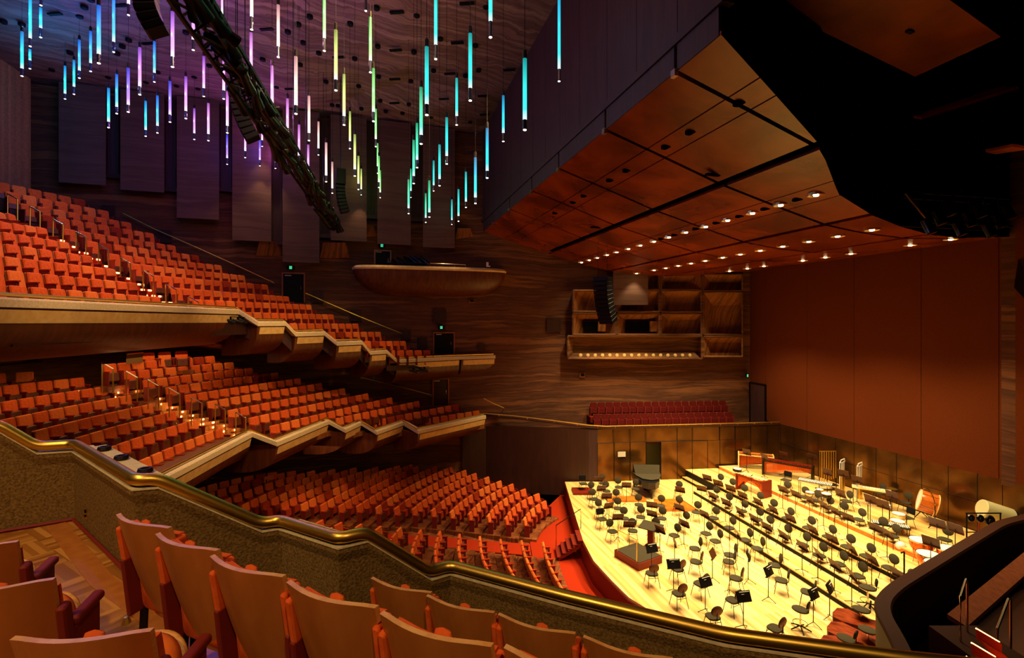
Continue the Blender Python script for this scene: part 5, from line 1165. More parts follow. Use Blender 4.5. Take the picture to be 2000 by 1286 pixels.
def drum(name, c, rad, h, shell, label, cat, legs=3, rz=0.0, hz=0.75):
    r = root(name, c, rz, label, cat)
    b = MB(); b.lathe([(rad*0.97, hz-h), (rad, hz-h+0.02), (rad, hz-0.02), (rad*0.97, hz)], (0, 0, 0), shell, 20); autosmooth(b.build('shell', r))
    b = MB(); b.lathe([(rad*0.95, hz+0.001), (rad*0.95, hz+0.012)], (0, 0, 0), 'drum_skin', 20); b.build('drumhead', r)
    b = MB(); b.lathe([(rad*0.96, hz-0.01), (rad*1.03, hz-0.01), (rad*1.03, hz+0.02), (rad*0.96, hz+0.02)], (0, 0, 0), 'chrome', 20, cap=False); b.build('rim', r)
    for k in range(legs): a = 2*math.pi*k/legs+0.4; b = MB(); b.tube([(0.08*math.cos(a), 0.08*math.sin(a), hz-h), (rad*1.2*math.cos(a), rad*1.2*math.sin(a), 0.012)], 0.012, 'dark_metal', 6); b.build('leg', r)
    return r
for i, (u, v, hz, rad, h, sh, lb) in enumerate(((1440, 916, 0.85, 0.24, 0.14, 'black_gloss', 'white-headed snare drum on a table at the left end of the percussion'), (1582, 962, 0.75, 0.2, 0.14, 'chrome', 'snare drum left of the tubular bells'), (1614, 965, 0.85, 0.22, 0.16, 'black_gloss', 'white-headed drum in front of the tubular bells'), (1601, 957, 0.7, 0.17, 0.12, 'chrome', 'small drum below the cymbal tray'), (1755, 1004, 0.62, 0.26, 0.2, 'light_ply', 'golden drum left of the grey square chair'), (1753, 1018, 0.45, 0.28, 0.2, 'light_ply', 'lower golden drum beside the grey square chair'))):
    c = G(u, v, ZP[4]+hz); drum('snare_drum', (c.x, c.y, ZP[4]), rad, h, sh, lb, 'drum', hz=hz)
# copper timpani
for i, (u, v, rad, lb) in enumerate(((1800, 1056, 0.40, 'timpani kettle drum standing farthest left, by the round white ball'), (1814, 1083, 0.38, 'timpani kettle drum with orange side, second nearest the dark parapet'), (1858, 1074, 0.44, 'largest white-topped timpani kettle drum next to the curved parapet'), (1829, 1101, 0.36, 'smallest timpani kettle drum, half behind the curved parapet'))):
    hz = 0.85; c = G(u, v, ZP[3]+hz); r = root('timpani', (c.x, c.y, ZP[3]), random.random(), lb, 'timpani')
    b = MB(); b.lathe([(0.06, hz-rad*1.35), (rad*0.5, hz-rad*1.25), (rad*0.85, hz-rad*0.8), (rad*0.98, hz-0.2), (rad, hz-0.02)], (0, 0, 0), 'copper', 20); autosmooth(b.build('kettle', r), 60)
    b = MB(); b.lathe([(rad*0.97, hz), (rad*0.97, hz+0.012)], (0, 0, 0), 'drum_skin', 20); b.build('drumhead', r); b = MB(); b.lathe([(rad*0.97, hz-0.03), (rad*1.04, hz-0.03), (rad*1.04, hz+0.02), (rad*0.98, hz+0.02)], (0, 0, 0), 'chrome', 20, cap=False); b.build('rim', r)
    for k in range(4): a = math.pi/2*k; b = MB(); b.tube([(rad*1.02*math.cos(a), rad*1.02*math.sin(a), hz-0.04), (rad*0.75*math.cos(a), rad*0.75*math.sin(a), 0.25), (rad*0.9*math.cos(a), rad*0.9*math.sin(a), 0.02)], 0.016, 'drum_orange', 6); b.build('leg', r)
# big orange bass drum on its swivel hoop
c = G(1812, 1022, ZP[4]); r = root('bass_drum', (c.x, c.y, ZP[4]), 0, 'big glossy orange bass drum tilted in a round hoop frame by the back wall', 'bass drum')
ax = Vector((0.80, -0.55, -0.22)); b = MB(); b.lathe([(0.46, -0.33), (0.47, -0.31), (0.47, 0.31), (0.46, 0.33)], (0, 0, 0.95), 'drum_orange', 28, ax=ax); autosmooth(b.build('shell', r))
for s in (-1, 1): b = MB(); b.lathe([(0.02, s*0.335), (0.45, s*0.33)] if s > 0 else [(0.45, -0.33), (0.02, -0.335)], (0, 0, 0.95), 'drum_skin' if s < 0 else 'seat_wood', 24, ax=ax); b.build('drumhead', r); b = MB(); b.lathe([(0.46, s*0.30), (0.49, s*0.30), (0.49, s*0.34), (0.46, s*0.34)], (0, 0, 0.95), 'light_ply', 28, ax=ax, cap=False); b.build('hoop', r)
b = MB(); pts = [Vector((0.0, 0.0, 0.95)) + Vector((0.28, 0.9, 0)).normalized()*0.62*math.cos(t)+Vector((0, 0, 0.62*math.sin(t))) for t in [2*math.pi*i/28 for i in range(29)]]; b.tube(pts, 0.018, 'chrome', 6); b.build('swivel_frame', r)
for s in (-1, 1): b = MB(); d = Vector((0.28, 0.9, 0)).normalized()*0.62*s; b.tube([d+Vector((0, 0, 1.0)), d+Vector((0, 0, 0.3)), d+Vector((0.3, 0, 0.02))], 0.02, 'dark_metal', 6); b.tube([d+Vector((0, 0, 0.3)), d+Vector((-0.3, 0, 0.02))], 0.02, 'dark_metal', 6); b.build('leg', r)
b = MB()
for k in range(10):
    a = 2*math.pi*k/10; Q = Vector((0, 0, 1)).rotation_difference(ax.normalized()); p1 = Q @ Vector((0.49*math.cos(a), 0.49*math.sin(a), -0.3)); p2 = Q @ Vector((0.49*math.cos(a), 0.49*math.sin(a), 0.3)); b.tube([p1+Vector((0, 0, 0.95)), p2+Vector((0, 0, 0.95))], 0.008, 'chrome', 5)
b.build('tension_rod', r)
# cream cylinder drum with black end, beyond the gong rack
c = P(1945, 1012, 19.9); r = root('wind_drum', (c.x, c.y, ZP[4]), 0, 'large cream cylinder drum with a black end behind the gong rack', 'drum')
ax = Vector((0.95, -0.22, -0.30)); b = MB(); b.lathe([(0.34, -0.52), (0.36, -0.5), (0.36, 0.5), (0.34, 0.52)], (0, 0, 1.42), 'cream_drum', 24, ax=ax); autosmooth(b.build('shell', r)); b = MB(); b.lathe([(0.37, 0.5), (0.37, 0.56), (0.30, 0.58)], (0, 0, 1.42), 'black_gloss', 24, ax=ax); b.build('end_ring', r)
for x in (-0.4, 0.4): b = MB(); b.tube([(x, -0.3, 1.12), (x, -0.35, 0.0)], 0.03, 'seat_side_red', 6); b.tube([(x, 0.3, 1.12), (x, 0.35, 0.0)], 0.03, 'seat_side_red', 6); b.build('leg', r)
# gong rack
A_ = G(1889, 1077, ZP[4]-0.19); B_ = G(1954, 1060, ZP[4]-0.19); yy = 16.9
YG = 18.4; a = P(1888, 1077, YG); r = root('gong_rack', (a.x, a.y, ZP[4]), 0, 'black rectangular rack with three dark gongs beside the curved parapet', 'gong rack')
wv = P(1954, 1075, YG).x-a.x; zt = P(1888, 1003, YG).z-ZP[4]; zm = P(1888, 1040, YG).z-ZP[4]
b = MB(); b.tube([(0, 0, 0.0), (0, 0, zt)], 0.025, 'black', 6); b.tube([(wv, 0, 0.0), (wv, 0, zt)], 0.025, 'black', 6); b.tube([(-0.03, 0, zt), (wv+0.03, 0, zt)], 0.025, 'black', 6); b.tube([(0, 0, zm), (wv, 0, zm)], 0.02, 'black', 6); b.tube([(0, -0.3, 0.02), (0, 0.3, 0.02)], 0.025, 'black', 6); b.tube([(wv, -0.3, 0.02), (wv, 0.3, 0.02)], 0.025, 'black', 6); b.build('frame', r)
for u, v, rr in ((1898, 1013, 0.14), (1916, 1014, 0.15), (1935, 1018, 0.20)):
    c = P(u, v, YG)-a; b = MB(); b.lathe([(0.02, 0.02), (rr*0.3, 0.018), (rr*0.35, 0.0), (rr*0.9, 0.0), (rr, -0.04)], (c.x, 0, c.z + (a.z-ZP[4])), 'black_gloss', 20, ax=(0, -1, 0)); b.build('gong', r)
# tubular bells
c = G(1617, 965, ZP[4]); yb = c.y; YB = G(1600, 958, ZP[4]).y; a = P(1600, 958, YB); r = root('tubular_bells', (a.x, a.y, ZP[4]), R(2), 'tall rack of golden tubular bells near the stage back wall', 'tubular bells')
wv = (1634-1600)/F*YB; zt = P(1617, 882, YB).z-ZP[4]; b = MB(); b.tube([(0, 0, 0.02), (0, 0, zt)], 0.02, 'dark_metal', 6); b.tube([(wv, 0, 0.02), (wv, 0, zt)], 0.02, 'dark_metal', 6); b.tube([(0, 0, zt), (wv, 0, zt)], 0.025, 'brass', 6); b.box((wv/2, 0, 0.3), (wv, 0.4, 0.04), 'dark_metal'); b.box((0, 0, 0.03), (0.08, 0.6, 0.05), 'dark_metal'); b.box((wv, 0, 0.03), (0.08, 0.6, 0.05), 'dark_metal'); b.build('frame', r)
for k in range(14): b = MB(); x = 0.05+(wv-0.1)*k/13; b.tube([(x, -0.04 if k % 2 else 0.04, zt-0.03), (x, -0.04 if k % 2 else 0.04, 0.42+0.02*k)], 0.02, 'brass', 8); b.build('bell', r)
# white bell trees / wind chimes on stands, with golden tubes below
for (u, v0, v1, vb, lb) in ((1645, 899, 932, 962, 'white metal bell stand right of the tubular bells'), (1679, 906, 944, 975, 'white metal bell stand with curved top, second right of the tubular bells')):
    Yq = G(u, vb, ZP[4]).y; a = P(u, vb, Yq); r = root('bell_stand', (a.x, a.y, ZP[4]), R(20), lb, 'bell stand'); zt = P(u, v0, Yq).z-ZP[4]; zm = P(u, v1, Yq).z-ZP[4]
    b = MB(); b.tube([(-0.14, 0, zt-0.15), (-0.10, 0, zt), (0.16, 0, zt+0.05), (0.2, 0, zt-0.1)], 0.03, 'white_metal', 6); b.tube([(-0.12, 0.05, 0.0), (-0.12, 0.05, zt-0.1)], 0.025, 'white_metal', 6); b.tube([(0.18, 0.05, 0.0), (0.18, 0.05, zt-0.1)], 0.025, 'white_metal', 6); b.build('frame', r)
    b = MB(); b.slab([(-0.05, 0, zm), (0.17, 0, zm), (0.19, 0, zt-0.1), (-0.02, 0, zt-0.15)], (0, 0.04, 0), 'white_metal'); b.build('plate', r)
    b = MB(); b.box((0.02, 0.0, zm/2), (0.2, 0.12, zm), 'brass'); b.build('resonator', r)
# trays, cymbals, keyboards near the bells
for (u, v, w, d, hz, rz, mt, lb, nm, cat) in ((1592, 942, 1.5, 0.6, 0.9, -0.7, 'chrome', 'long tray of metal bars and bells left of the tubular bells', 'percussion_table', 'table'), (1702, 955, 1.6, 0.5, 0.9, -0.6, 'light_ply', 'pale long percussion table right of the white bell stands', 'percussion_table', 'table'), (1716, 985, 0.9, 0.4, 0.8, -0.6, 'chrome', 'glockenspiel table with silver bars before the back wall', 'glockenspiel', 'glockenspiel'), (1740, 1025, 1.3, 0.5, 0.4, -0.5, 'black_gloss', 'low dark percussion rack beside the bass drum', 'percussion_table', 'table')):
    c = G(u, v, ZP[4]+hz); r = root(nm, (c.x, c.y, ZP[4]), rz, lb, cat); b = MB(); b.box((0, 0, hz-0.02), (w, d, 0.04), mt); b.build('table_top', r)
    b = MB(); n = int(w/0.07)
    for i in range(n): b.box((-w/2+0.04+(w-0.08)*i/(n-1), 0.02*(i % 2), hz+0.02), (0.04, d*0.7, 0.02), 'white_metal' if i % 2 else 'paper')
    b.build('bars', r)
    for sx in (-1, 1):
        for sy in (-1, 1): b = MB(); b.tube([(sx*(w/2-0.05), sy*(d/2-0.05), hz-0.03), (sx*(w/2-0.05), sy*(d/2-0.05), 0.0)], 0.015, 'dark_metal', 6); b.build('leg', r)
c = G(1742, 955, ZP[4]+1.1); r = root('cymbal', (c.x, c.y, ZP[4]), 0, 'small bright cymbal on a stand before the stage back wall', 'cymbal'); b = MB(); b.lathe([(0.02, 1.13), (0.06, 1.12), (0.22, 1.10)], (0, 0, 0), 'brass', 20); b.build('disc', r); b = MB(); b.tube([(0, 0, 0.0), (0, 0, 1.12)], 0.012, 'dark_metal', 6); b.build('pole', r)
c = G(1759, 1075, ZP[3]); b = MB(); b.lathe([(0.02, 0.0), (0.14, 0.03), (0.2, 0.14), (0.19, 0.24), (0.12, 0.33), (0.02, 0.36)], (0, 0, 0), 'white_metal', 20); o = b.build('ball_lamp', loc=c); autosmooth(o, 60); tag(o, 'round white ball shape standing on the riser left of the timpani', 'ball')
for i, (u, v) in enumerate(((1625, 1014), (1685, 1041), (1701, 1050))):
    c = G(u, v, ZP[3]); b = MB(); b.lathe([(0.10, 0.0), (0.10, 0.02), (0.03, 0.06), (0.02, 0.22)], (0, 0, 0), 'white_metal', 12); o = b.build('instrument_peg', loc=c); tag(o, 'small white instrument peg stand on the highest brass riser, %s from the far wall' % ORD[i+1], 'peg stand')
c = G(1766, 1128, ZP[3]); r = root('boom_stand', c, 0.6, 'black angled boom stand at the near end of the highest riser', 'stand'); b = MB(); b.tube([(0, 0, 0), (0, 0, 0.95), (-0.3, 0, 0.98)], 0.028, 'black', 6); b.build('pole', r); b = MB(); b.box((0, 0, 0.02), (0.3, 0.3, 0.03), 'black'); b.build('base', r)

# ---- double basses resting on their sides
for i, (cu, cv, lb) in enumerate(((1684, 1212, 'orange-brown double bass lying on its side, farthest of the three'), (1676, 1240, 'orange-brown double bass lying on its side, middle of the three'), (1664, 1268, 'dark orange double bass lying on its side, nearest the brass balcony rail'))):
    c = G(cu, cv, 0.40); r = root('double_bass', (c.x, c.y, 0), face(-0.72, 0.69)+(-0.06, 0, 0.06)[i], lb, 'double bass'); r.scale = (1.0, 1.12, 1.0)
    # outline in local (y along the body, z height when lying on the rib), flat back tilted towards the camera
    outl = [(0.72, -0.10), (0.66, 0.20), (0.42, 0.34), (0.12, 0.27), (-0.12, 0.23), (-0.42, 0.33), (-0.66, 0.30), (-0.78, 0.0), (-0.66, -0.30), (-0.42, -0.34), (-0.12, -0.24), (0.12, -0.27), (0.42, -0.34), (0.66, -0.28)]
    def pt(y, w, dth):      # w across the body, dth through the ribs
        return Vector((w*math.cos(R(13)), y, 0.36 + w*math.sin(R(13)) - dth*1.15))
    top = [pt(y, w, 0) for y, w in outl]; bot = [pt(y, w, 0.22) for y, w in outl]; N = len(outl)
    b = MB(); b.add(top, [tuple(range(N)), tuple(reversed(range(N)))], 'bass_wood'); b.build('back', r); b = MB(); b.add(top+bot, [(k, (k+1) % N, N+(k+1) % N, N+k) for k in range(N)] + [tuple(reversed(range(N, 2*N)))], 'bass_rib'); b.build('ribs', r)
    b = MB(); b.tube([pt(-0.7, 0, 0.1), pt(-1.35, 0, 0.06)], [0.035, 0.022], 'black', 8); b.build('neck', r); b = MB(); b.lathe([(0.03, 0.0), (0.04, 0.08), (0.02, 0.18)], pt(-1.35, 0, 0.06), 'bass_rib', 8, ax=(0, -1, 0)); b.build('scroll', r)
# bass players' high stools and the tilted cello stool
sb0 = root('bass_stool', (0, 0, 0), 0, 'x', 'stool', 'high stools by the double basses')
b = MB(); b.lathe([(0.18, 0.62), (0.21, 0.64), (0.21, 0.68), (0.18, 0.70)], (0, 0, 0), 'black_fabric', 16, sy=1.2); autosmooth(b.build('seat', sb0)); b = MB(); b.rbox((0, -0.24, 0.9), (0.26, 0.05, 0.24), 0.08, 'black', rx=R(10)); b.build('backrest', sb0); b = MB(); b.tube([(0, -0.1, 0.63), (0, -0.25, 0.66), (0, -0.25, 0.85)], 0.014, 'black', 6); b.build('back_post', sb0)
b = MB(); b.tube([(0, 0, 0.62), (0, 0, 0.12)], 0.028, 'chrome', 8); b.build('column', sb0)
for k in range(5): a = 2*math.pi*k/5; b = MB(); b.tube([(0, 0, 0.14), (0.32*math.cos(a), 0.32*math.sin(a), 0.03)], 0.02, 'black', 6); b.build('leg', sb0)
b = MB(); b.tube([(0.22*math.cos(t), 0.22*math.sin(t), 0.22) for t in [2*math.pi*i/16 for i in range(17)]], 0.01, 'dark_metal', 6); b.build('foot_ring', sb0)
for i, (u, v, lb) in enumerate(((1563, 1190, 'high black stool with chrome column left of the double basses'), (1695, 1160, 'high black stool at the end of the lowest riser by the parapet'), (1682, 1190, 'high black stool beside the farthest double bass'), (1695, 1230, 'high black stool standing over the middle double bass'), (1653, 1247, 'backless-looking black stool over the nearest double bass'))):
    c = G(u, v, 0.68); f = POD-c; f.z = 0; f.normalize(); c.z = 0.0
    if i == 1: c.z = ZP[1]
    if i == 0: sb0.location = c; sb0.rotation_euler.z = face(f.x, f.y); sb0['label'] = lb; kids(sb0)
    else: dup(sb0, c, face(f.x, f.y), lb, 'high stools by the double basses')

# ================================================================ THE NEAR SIDE BOX with its curved dark parapet
BX = [(19.06, 17.3), (16.3, 16.3), (12.8, 14.25), (10.8, 13.07), (9.67, 12.4), (8.92, 11.84), (8.45, 11.25), (8.1, 10.4), (7.6, 9.4), (7.4, 8.2), (7.6, 6.5)]
b = MB(); pth = smooth_path([Vector((x, y, 3.39)) for x, y in BX], 5, 0.6)
b.sweep(pth, [(0.0, 0.0), (0.03, -0.06), (0.0, -0.12), (0.0, -3.9), (-0.10, -3.9), (-0.10, -0.12), (-0.28, -0.12), (-0.31, -0.06), (-0.28, 0.0)][::-1], 'box_wood', closed=True)
bo = b.build('wall_near_box'); 
autosmooth(bo, 50); struct(bo)
b = MB(); inn = [(x+0.0, y) for x, y in BX]; b.prism([(17.3, 17.2), (16.3, 16.1), (12.9, 14.1), (10.9, 12.9), (9.85, 12.2), (9.2, 11.6), (8.85, 11.1), (8.6, 10.3), (8.1, 9.3), (7.9, 8.2), (8.1, 6.0), (22, 6.0), (22, 17.2)], 1.2, 1.5, 'box_wood'); struct(b.build('floor_near_box'))
# inner slope of the near box: step flights with glowing red steps, two handrails, shelf
b = MB(); a = P(1850, 1200, 10.6); c = P(2005, 1075, 13.6); b.slab([a, c, c+Vector((0.2, -0.25, -0.12)), a+Vector((0.2, -0.25, -0.12))], (0, 0, -0.1), 'seat_pan'); struct(b.build('trim_box_shelf'))
for i, (u0, v0, u1, v1) in enumerate(((1906, 1228, 1952, 1255), (1897, 1256, 1944, 1284), (1887, 1283, 1938, 1312))):
    Yb = 8.6-0.25*i; a = P(u0, v0, Yb); c = P(u1, v1, Yb-0.35); b = MB(); b.tube([a, c], 0.012, 'step_light', 6); b.slab([a, c, c+Vector((0, 0, -0.13)), a+Vector((0, 0, -0.13))], (-0.02, -0.06, 0), 'carpet_red'); b.slab([a+Vector((0, 0, -0.13)), c+Vector((0, 0, -0.13)), c+Vector((-0.15, -0.5, -0.13)), a+Vector((-0.15, -0.5, -0.13))], (0, 0, -0.05), 'carpet_red'); struct(b.build('floor_box_step'))
    m_ = (a+c)/2; lamp('step_lamp', 'POINT', (m_.x-0.1, m_.y-0.35, m_.z+0.05), 0.7, (1, 0.35, 0.12), size=0.04)
for i, (pts, lb) in enumerate(((((1876, 1165, 9.6), (1887, 1132, 9.9), (1889, 1140, 9.9), (1889, 1190, 9.9)), 'slim steel handrail inside the near dark box, left one'), (((1948, 1228, 8.7), (1970, 1170, 9.0), (1974, 1172, 9.0), (1974, 1215, 9.0)), 'slim steel handrail inside the near dark box, right one above the red steps'))):
    p_ = [P(*q) for q in pts]; b = MB(); low = Vector((p_[0].x, p_[0].y, p_[0].z-0.9)); q_ = MB(); q_.box((low.x+0.3, low.y, (1.5+low.z)/2), (1.0, 1.0, low.z-1.5), 'box_wood'); struct(q_.build('floor_box_step')); b.tube([low]+p_+[p_[-1]-Vector((0, 0, 0.5))], 0.022, 'chrome', 6); tag(b.build('box_handrail'), lb, 'handrail')

# ================================================================ FOREGROUND: the near end of the upper balcony
ZQ = CZ-2.2; SC = 0.88
# parapet corners in plan (x, y), height of the brass rail
def pp(x, y): return (x*SC, y*SC)
PW = [((-8.2, 4.43), 0.60), ((-6.08, 5.74), 1.21), ((-5.8, 5.92), 1.52), ((-5.5, 6.1), 1.535), ((-3.65, 4.71), 1.535), ((-3.505, 4.80), 1.55), ((-2.73, 5.28), 2.19), ((-2.56, 5.36), 2.19), ((-1.72, 4.84), 2.16), ((-1.5, 4.98), 2.16), ((-0.907, 5.347), 2.75), ((-0.696, 5.48), 2.75), ((0.517, 4.88), 2.75), ((1.871, 4.277), 2.75), ((3.17, 3.975), 2.75), ((4.2, 3.8), 2.75)]
path = [Vector((x*SC, y*SC, CZ-h*SC-0.085)) for (x, y), h in PW]
# the right-hand side of travel (left to right) faces the camera side
b = MB(); b.sweep(path, [(0.04, 0.0), (0.045, -0.04), (0.03, -0.09), (0.02, -0.12), (0.0, -2.6), (-0.12, -2.6), (-0.12, -0.2), (-0.15, -0.12), (-0.15, 0.0)][::-1], 'rough_plaster', closed=True)
o = b.build('wall_balcony_parapet'); struct(o)
b = MB(); b.sweep(path, [(0.05, 0.002), (-0.17, 0.002), (-0.17, 0.015), (0.05, 0.015)], 'cream_concrete', closed=True); b.build('coping', o)
rp = smooth_path([p+Vector((0.0, -0.02, 0.085)) for p in path])
b = MB(); b.tube(rp, 0.052, 'brass', 16); tag(autosmooth(b.build('brass_rail'), 60), 'thick polished brass rail zigzagging along the near plaster parapet', 'rail')
b = MB(); b.sweep(smooth_path([p+Vector((0, 0, 0.03)) for p in path]), [(0.0, 0.0), (0.0, 0.06), (-0.05, 0.06), (-0.05, 0.0)], 'seat_side_red', closed=True); b.build('rail_base', o)
# recessed light fittings on the wide coping
for i, t in enumerate((0.16, 0.45, 0.80)):
    d = (path[4]-path[3]).normalized(); c = path[3].lerp(path[4], t) + Vector((-d.y, d.x, 0))*0.17 + Vector((0, 0, 0.022)); b = MB(); b.lathe([(0.05, 0.0), (0.065, 0.015), (0.055, 0.045), (0.035, 0.045), (0.03, 0.01)], (0, 0, 0), 'dark_metal', 18)
    r_ = b.build('coping_light', loc=c); tag(r_, 'round dark fitting on the pale coping behind the brass rail, %s from the left' % ORD[i+1], 'fitting')
a = Vector((-5.5*SC, 6.1*SC, 0)); c = Vector((-3.65*SC, 4.71*SC, 0)); dd = (c-a).normalized(); nn = Vector((dd.y, -dd.x, 0)); t_ = 0.32
# wide pale coping shelf behind the second parapet face
for (i0, i1, wd_) in ((3, 4, 0.26), (7, 8, 0.2), (11, 12, 0.16)):
    a, c = path[i0], path[i1]; d = (c-a).normalized(); n_ = Vector((-d.y, d.x, 0)); b = MB()
    b.slab([a+Vector((0, 0, 0.02)), c+Vector((0, 0, 0.02)), c+n_*wd_+Vector((0, 0, 0.02)), a+n_*wd_+Vector((0, 0, 0.02))], (0, 0, -0.12), 'cream_concrete'); struct(b.build('trim_coping_shelf'))
# power outlet on the wall
uo, vo_ = 170, 1002; a_, c_ = (path[3].x, path[3].y), (path[4].x, path[4].y); c = on_wall(uo, vo_, a_, c_, 0.015)
r = root('wall_outlet', c, ewz(a_, c_), 'small brass outlet plate on the near plaster wall above the parquet', 'outlet'); b = MB(); b.box((0, 0, 0), (0.075, 0.02, 0.12), 'brass'); b.build('plate', r); b = MB(); b.box((0, -0.015, 0.02), (0.03, 0.012, 0.03), 'black'); b.box((0, -0.015, -0.03), (0.03, 0.012, 0.02), 'black'); b.build('socket', r)
# parquet floor of the upper landing, lower tier for the two seat rows
b = MB(); fe = [G(224, 1130, ZQ), G(300, 1180, ZQ), G(440, 1286, ZQ), G(520, 1360, ZQ)]
poly = [(-8.2*SC, 4.40*SC), (-6.08*SC, 5.70*SC), (-5.5*SC, 6.06*SC), (-3.66*SC, 4.68*SC)] + [(p.x, p.y) for p in fe[1:]] + [(-0.8, -1.0), (-8, -1.0)]
b.prism(poly, ZQ-0.3, ZQ, 'parquet'); struct(b.build('floor_landing'))
b = MB(); bd = [G(128, 1021, ZQ), G(224, 1130, ZQ), G(300, 1180, ZQ), G(440, 1286, ZQ), G(520, 1360, ZQ)]
b.sweep([p+Vector((0, 0, 0.0)) for p in bd], [(0.0, 0.0), (0.0, 0.006), (0.16, 0.006), (0.16, 0.0)], 'shell_wood', closed=True); struct(b.build('trim_border'))
b = MB(); p0_ = Vector((-5.5*SC, 6.06*SC, ZQ+0.02)); b.tube([Vector((-6.9, 4.72, ZQ+0.02)), Vector((-6.08*SC, 5.68*SC, ZQ+0.02)), p0_, Vector((-3.66*SC, 4.67*SC, ZQ+0.02))], 0.02, 'seat_side_red', 4); struct(b.build('trim_skirting'))
b = MB(); b.prism([(-3.2, 4.2), (-1.9, 2.6), (0.6, 0.9), (4, 0.3), (5.5, 3.4), (3, 3.6), (0, 4.4), (-1.4, 4.3), (-2.3, 4.7)], CZ-3.1, CZ-2.95, 'box_wood'); struct(b.build('floor_front_tier'))

# ---- foreground seat: bent ply shell behind, orange upholstery, arms; faces local +Y
def shell(b, W, z0, z1, lean, curve, th, mt_back, mt_edge, yoff=0.0, rnd=0.012, n=10, m_=10):
    """curved ply shell; curve = sagitta across the width, hollow towards the sitter"""
    def f(s, t, dz):
        x = s*W/2*(0.93+0.07*t); z = z0+(z1-z0)*t - (rnd*abs(s)**6 if t > 0.99 else 0); y = yoff - lean*t - curve*(1-s*s) + 0.10*(1-t)**2*0.5 - dz
        return (x, y, z)
    vs = []; fb = []
    for k, d in enumerate((0, th)):
        for j in range(m_+1):
            for i in range(n+1): vs.append(f(-1+2*i/n, j/m_, d))
    M2 = (n+1)*(m_+1)
    ff = [(j*(n+1)+i, (j+1)*(n+1)+i, (j+1)*(n+1)+i+1, j*(n+1)+i+1) for j in range(m_) for i in range(n)]
    bb = [tuple(M2+k for k in reversed(q)) for q in ff]
    ed = []
    for i in range(n): a = m_*(n+1)+i; ed.append((a, M2+a, M2+a+1, a+1)); a = i; ed.append((a, a+1, M2+a+1, M2+a))
    for j in range(m_): a = j*(n+1); ed.append((a, M2+a, M2+a+n+1, a+n+1)); a = j*(n+1)+n; ed.append((a, a+n+1, M2+a+n+1, M2+a))
    b.add(vs, ff+bb, mt_back); b.add(vs, ed, mt_edge)
def big_seat(name, folded=True):
    r = root(name, (0, 0, 0), 0, 'x', 'seat'); Wd = 0.53
    b = MB(); shell(b, Wd, 0.22, 0.93, 0.16, 0.065, 0.028, 'shell_wood', 'shell_edge'); autosmooth(b.build('back_shell', r), 45)
    b = MB(); shell(b, Wd*0.92, 0.36, 0.86, 0.12, 0.055, 0.04, 'orange_fabric', 'orange_fabric', yoff=0.045); b.lathe([(0.0, 0.0), (0.05, 0.01), (0.06, 0.03), (0.045, 0.065), (0.0, 0.078)], (0.05, -0.185, 0.86), 'orange_fabric', 12, sx=0.8, sy=0.4); autosmooth(b.build('back_cushion', r), 50)
    b = MB()
    if folded: b.rbox((0, -0.03, 0.44), (0.46, 0.10, 0.40), 0.07, 'orange_fabric', rx=R(6), n=5); b.rbox((0, 0.03, 0.44), (0.45, 0.02, 0.39), 0.07, 'shell_wood', rx=R(6), n=5)
    else:
        b.rbox((0, 0.10, 0.54), (0.42, 0.12, 0.34), 0.14, 'orange_fabric_worn', rx=-R(26), n=8); b.rbox((0, 0.165, 0.51), (0.43, 0.03, 0.35), 0.15, 'shell_edge', rx=-R(26), n=8)
    autosmooth(b.build('seat_cushion', r), 60)
    for s in (-1, 1):
        dy_ = -0.11 if folded else 0.0; b = MB()
        if folded: b.rbox((s*0.262, -0.115, 0.72), (0.04, 0.11, 0.24), 0.018, 'orange_fabric', rx=R(9)); b.rbox((s*0.262, -0.075, 0.42), (0.036, 0.13, 0.40), 0.015, 'seat_side_red', rx=R(6)); b.build('armrest', r); b = None
        if b is None: b = MB(); b.tube([(s*0.262, -0.02, 0.25), (s*0.262, -0.03, 0.0)], 0.025, 'dark_metal', 8); b.lathe([(0.015, 0.0), (0.03, 0.01), (0.015, 0.05)], (s*0.262, -0.13, 0.17), 'brass', 8); b.build('leg', r); continue
        b.rbox((s*0.283, 0.06+dy_, 0.42), (0.035, 0.26, 0.38), 0.012, 'seat_side_red'); b.rbox((s*0.283, 0.08+dy_, 0.63), (0.06, 0.26 if folded else 0.28, 0.05), 0.02, 'orange_fabric' if folded else 'seat_side_red', n=4); b.rbox((s*0.283, -0.10, 0.55), (0.045, 0.07, 0.44), 0.02, 'dark_orange_fabric' if folded else 'seat_side_red', rx=R(10)); b.build('armrest', r)
        b = MB(); b.tube([(s*0.285, 0.05, 0.25), (s*0.285, 0.0, 0.0)], 0.025, 'dark_metal', 8); b.lathe([(0.02, 0.0), (0.035, 0.01), (0.02, 0.06)], (s*0.285, -0.06, 0.20), 'brass', 8); b.build('leg', r)
    b = MB(); b.box((0, -0.17-0.022, 0.80), (0.11, 0.006, 0.004), 'seat_side_red'); b.box((-0.055, -0.17-0.024, 0.825), (0.004, 0.006, 0.05), 'seat_side_red'); b.build('number_slot', r)
    return r
bf = big_seat('theatre_seat'); kids(bf)
def fseat(k, first, src, loc, f, lb, grp): 
    if first: src.location = loc; src.rotation_euler.z = face(*f); src['label'] = lb; src['group'] = grp; return src
    return dup(src, loc, face(*f), lb, grp)
hA = 1.24; Apos = [(285, 1012), (370, 1052), (487, 1098), (651, 1152), (853, 1218), (1120, 1290)]
A3 = []
for u, v in Apos: A3.append(G(u, v, CZ-hA))
words = ['leftmost of that row', 'second from the left, beside the leftmost', 'third from the left', 'fourth from the left', 'fifth from the left', 'last one cut by the lower edge']
fA = (0.40, 0.92)
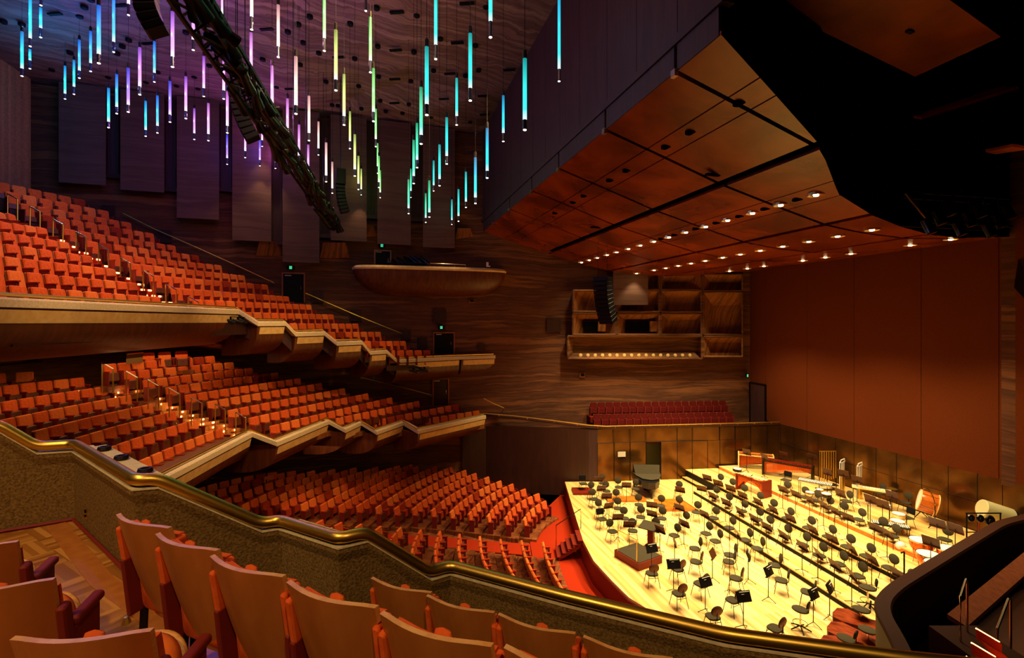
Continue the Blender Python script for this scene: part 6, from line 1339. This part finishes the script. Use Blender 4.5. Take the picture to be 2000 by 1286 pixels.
for i, p in enumerate(A3): fseat(i, i == 0, bf, (p.x+0.06, p.y+0.15, p.z-0.93), fA, 'brown ply-backed seat in the near second row, ' + words[i], 'ply-backed seats in the near second row')
hB = 1.95
for i, (u, v) in enumerate(((785, 1138), (900, 1174), (1048, 1212), (1225, 1258), (1440, 1312))):
    p = G(u, v, CZ-hB); dup(bf, (p.x+0.06, p.y+0.15, p.z-0.93), face(0.38, 0.92), 'brown ply-backed theatre seat in the near front row against the parapet, %s from the left' % ORD[i+1], 'ply-backed seats in the near front row')
bo_ = big_seat('theatre_seat', folded=False); kids(bo_)
hC = 0.87
for i, (x, y, lb) in enumerate(((-3.20, 2.88, 'orange cushioned theatre seat at the left margin, farthest of the corner row'), (-2.59, 2.50, 'orange cushioned theatre seat in the lower left corner, second of the corner row'), (-1.78, 2.16, 'orange cushioned theatre seat in the lower left corner, third of the corner row'), (-1.28, 1.75, 'orange cushioned theatre seat cut by the bottom edge, nearest of the corner row'))):
    loc = (x, y, ZQ); fseat(i, i == 0, bo_, loc, ((-0.4, 0.92), (-0.3, 0.95), (-0.1, 0.99), (0.1, 0.99))[i], lb, 'orange cushioned seats in the lower left corner')


# ---- house fill: added lamps without fixtures, brightening seats, landing and far wall
lamp('house_fill', 'SPOT', (-4.5, -1.5, 15.0), 1100, (1.0, 0.66, 0.32), target=(-3.0, 3.0, 8), size=0.12, angle=75, blend=0.5)
lamp('house_fill', 'SPOT', (1.5, -3.0, 15.5), 800, (1.0, 0.62, 0.28), target=(0.2, 3.6, 8), size=0.15, angle=65, blend=0.6)
lamp('house_fill', 'SPOT', (-2, 12, 21), 5200, (1.0, 0.64, 0.30), target=(-13, 17, 9.5), size=0.4, angle=56, blend=0.7)
lamp('house_fill', 'SPOT', (-1, 18, 20), 3000, (1.0, 0.64, 0.30), target=(-10.5, 23.5, 8), size=0.4, angle=50, blend=0.7)
lamp('house_fill', 'SPOT', (0, 14, 17), 1600, (1.0, 0.64, 0.30), target=(-9, 20, 5), size=0.4, angle=50, blend=0.7)
lamp('house_fill', 'SPOT', (-5.5, 2.5, 15), 420, (1.0, 0.70, 0.36), target=(-4.0, 4.6, 7.9), size=0.15, angle=42, blend=0.6)  # added to brighten the parquet landing
lamp('house_fill', 'AREA', (-3, 8, 21.5), 260, (1.0, 0.5, 0.35), target=(-5, 31, 13), size=10, sy=4)  # added ambient fill for the dim far wall
lamp('aisle_fill', 'SPOT', (2.2, 17, 12.5), 1500, (1.0, 0.42, 0.12), target=(2.4, 20, -1), size=0.3, angle=48, blend=0.8)  # added spot with no fixture, stands in for stage spill on the carpet
lamp('under_circle_light', 'AREA', (-9, 20, 4.0), 90, (1.0, 0.6, 0.3), target=(-9, 20, 0), size=3, sy=10)
lamp('under_balcony_light', 'AREA', (-15, 19, 8.6), 110, (1.0, 0.62, 0.3), target=(-15, 19, 5), size=3, sy=10)
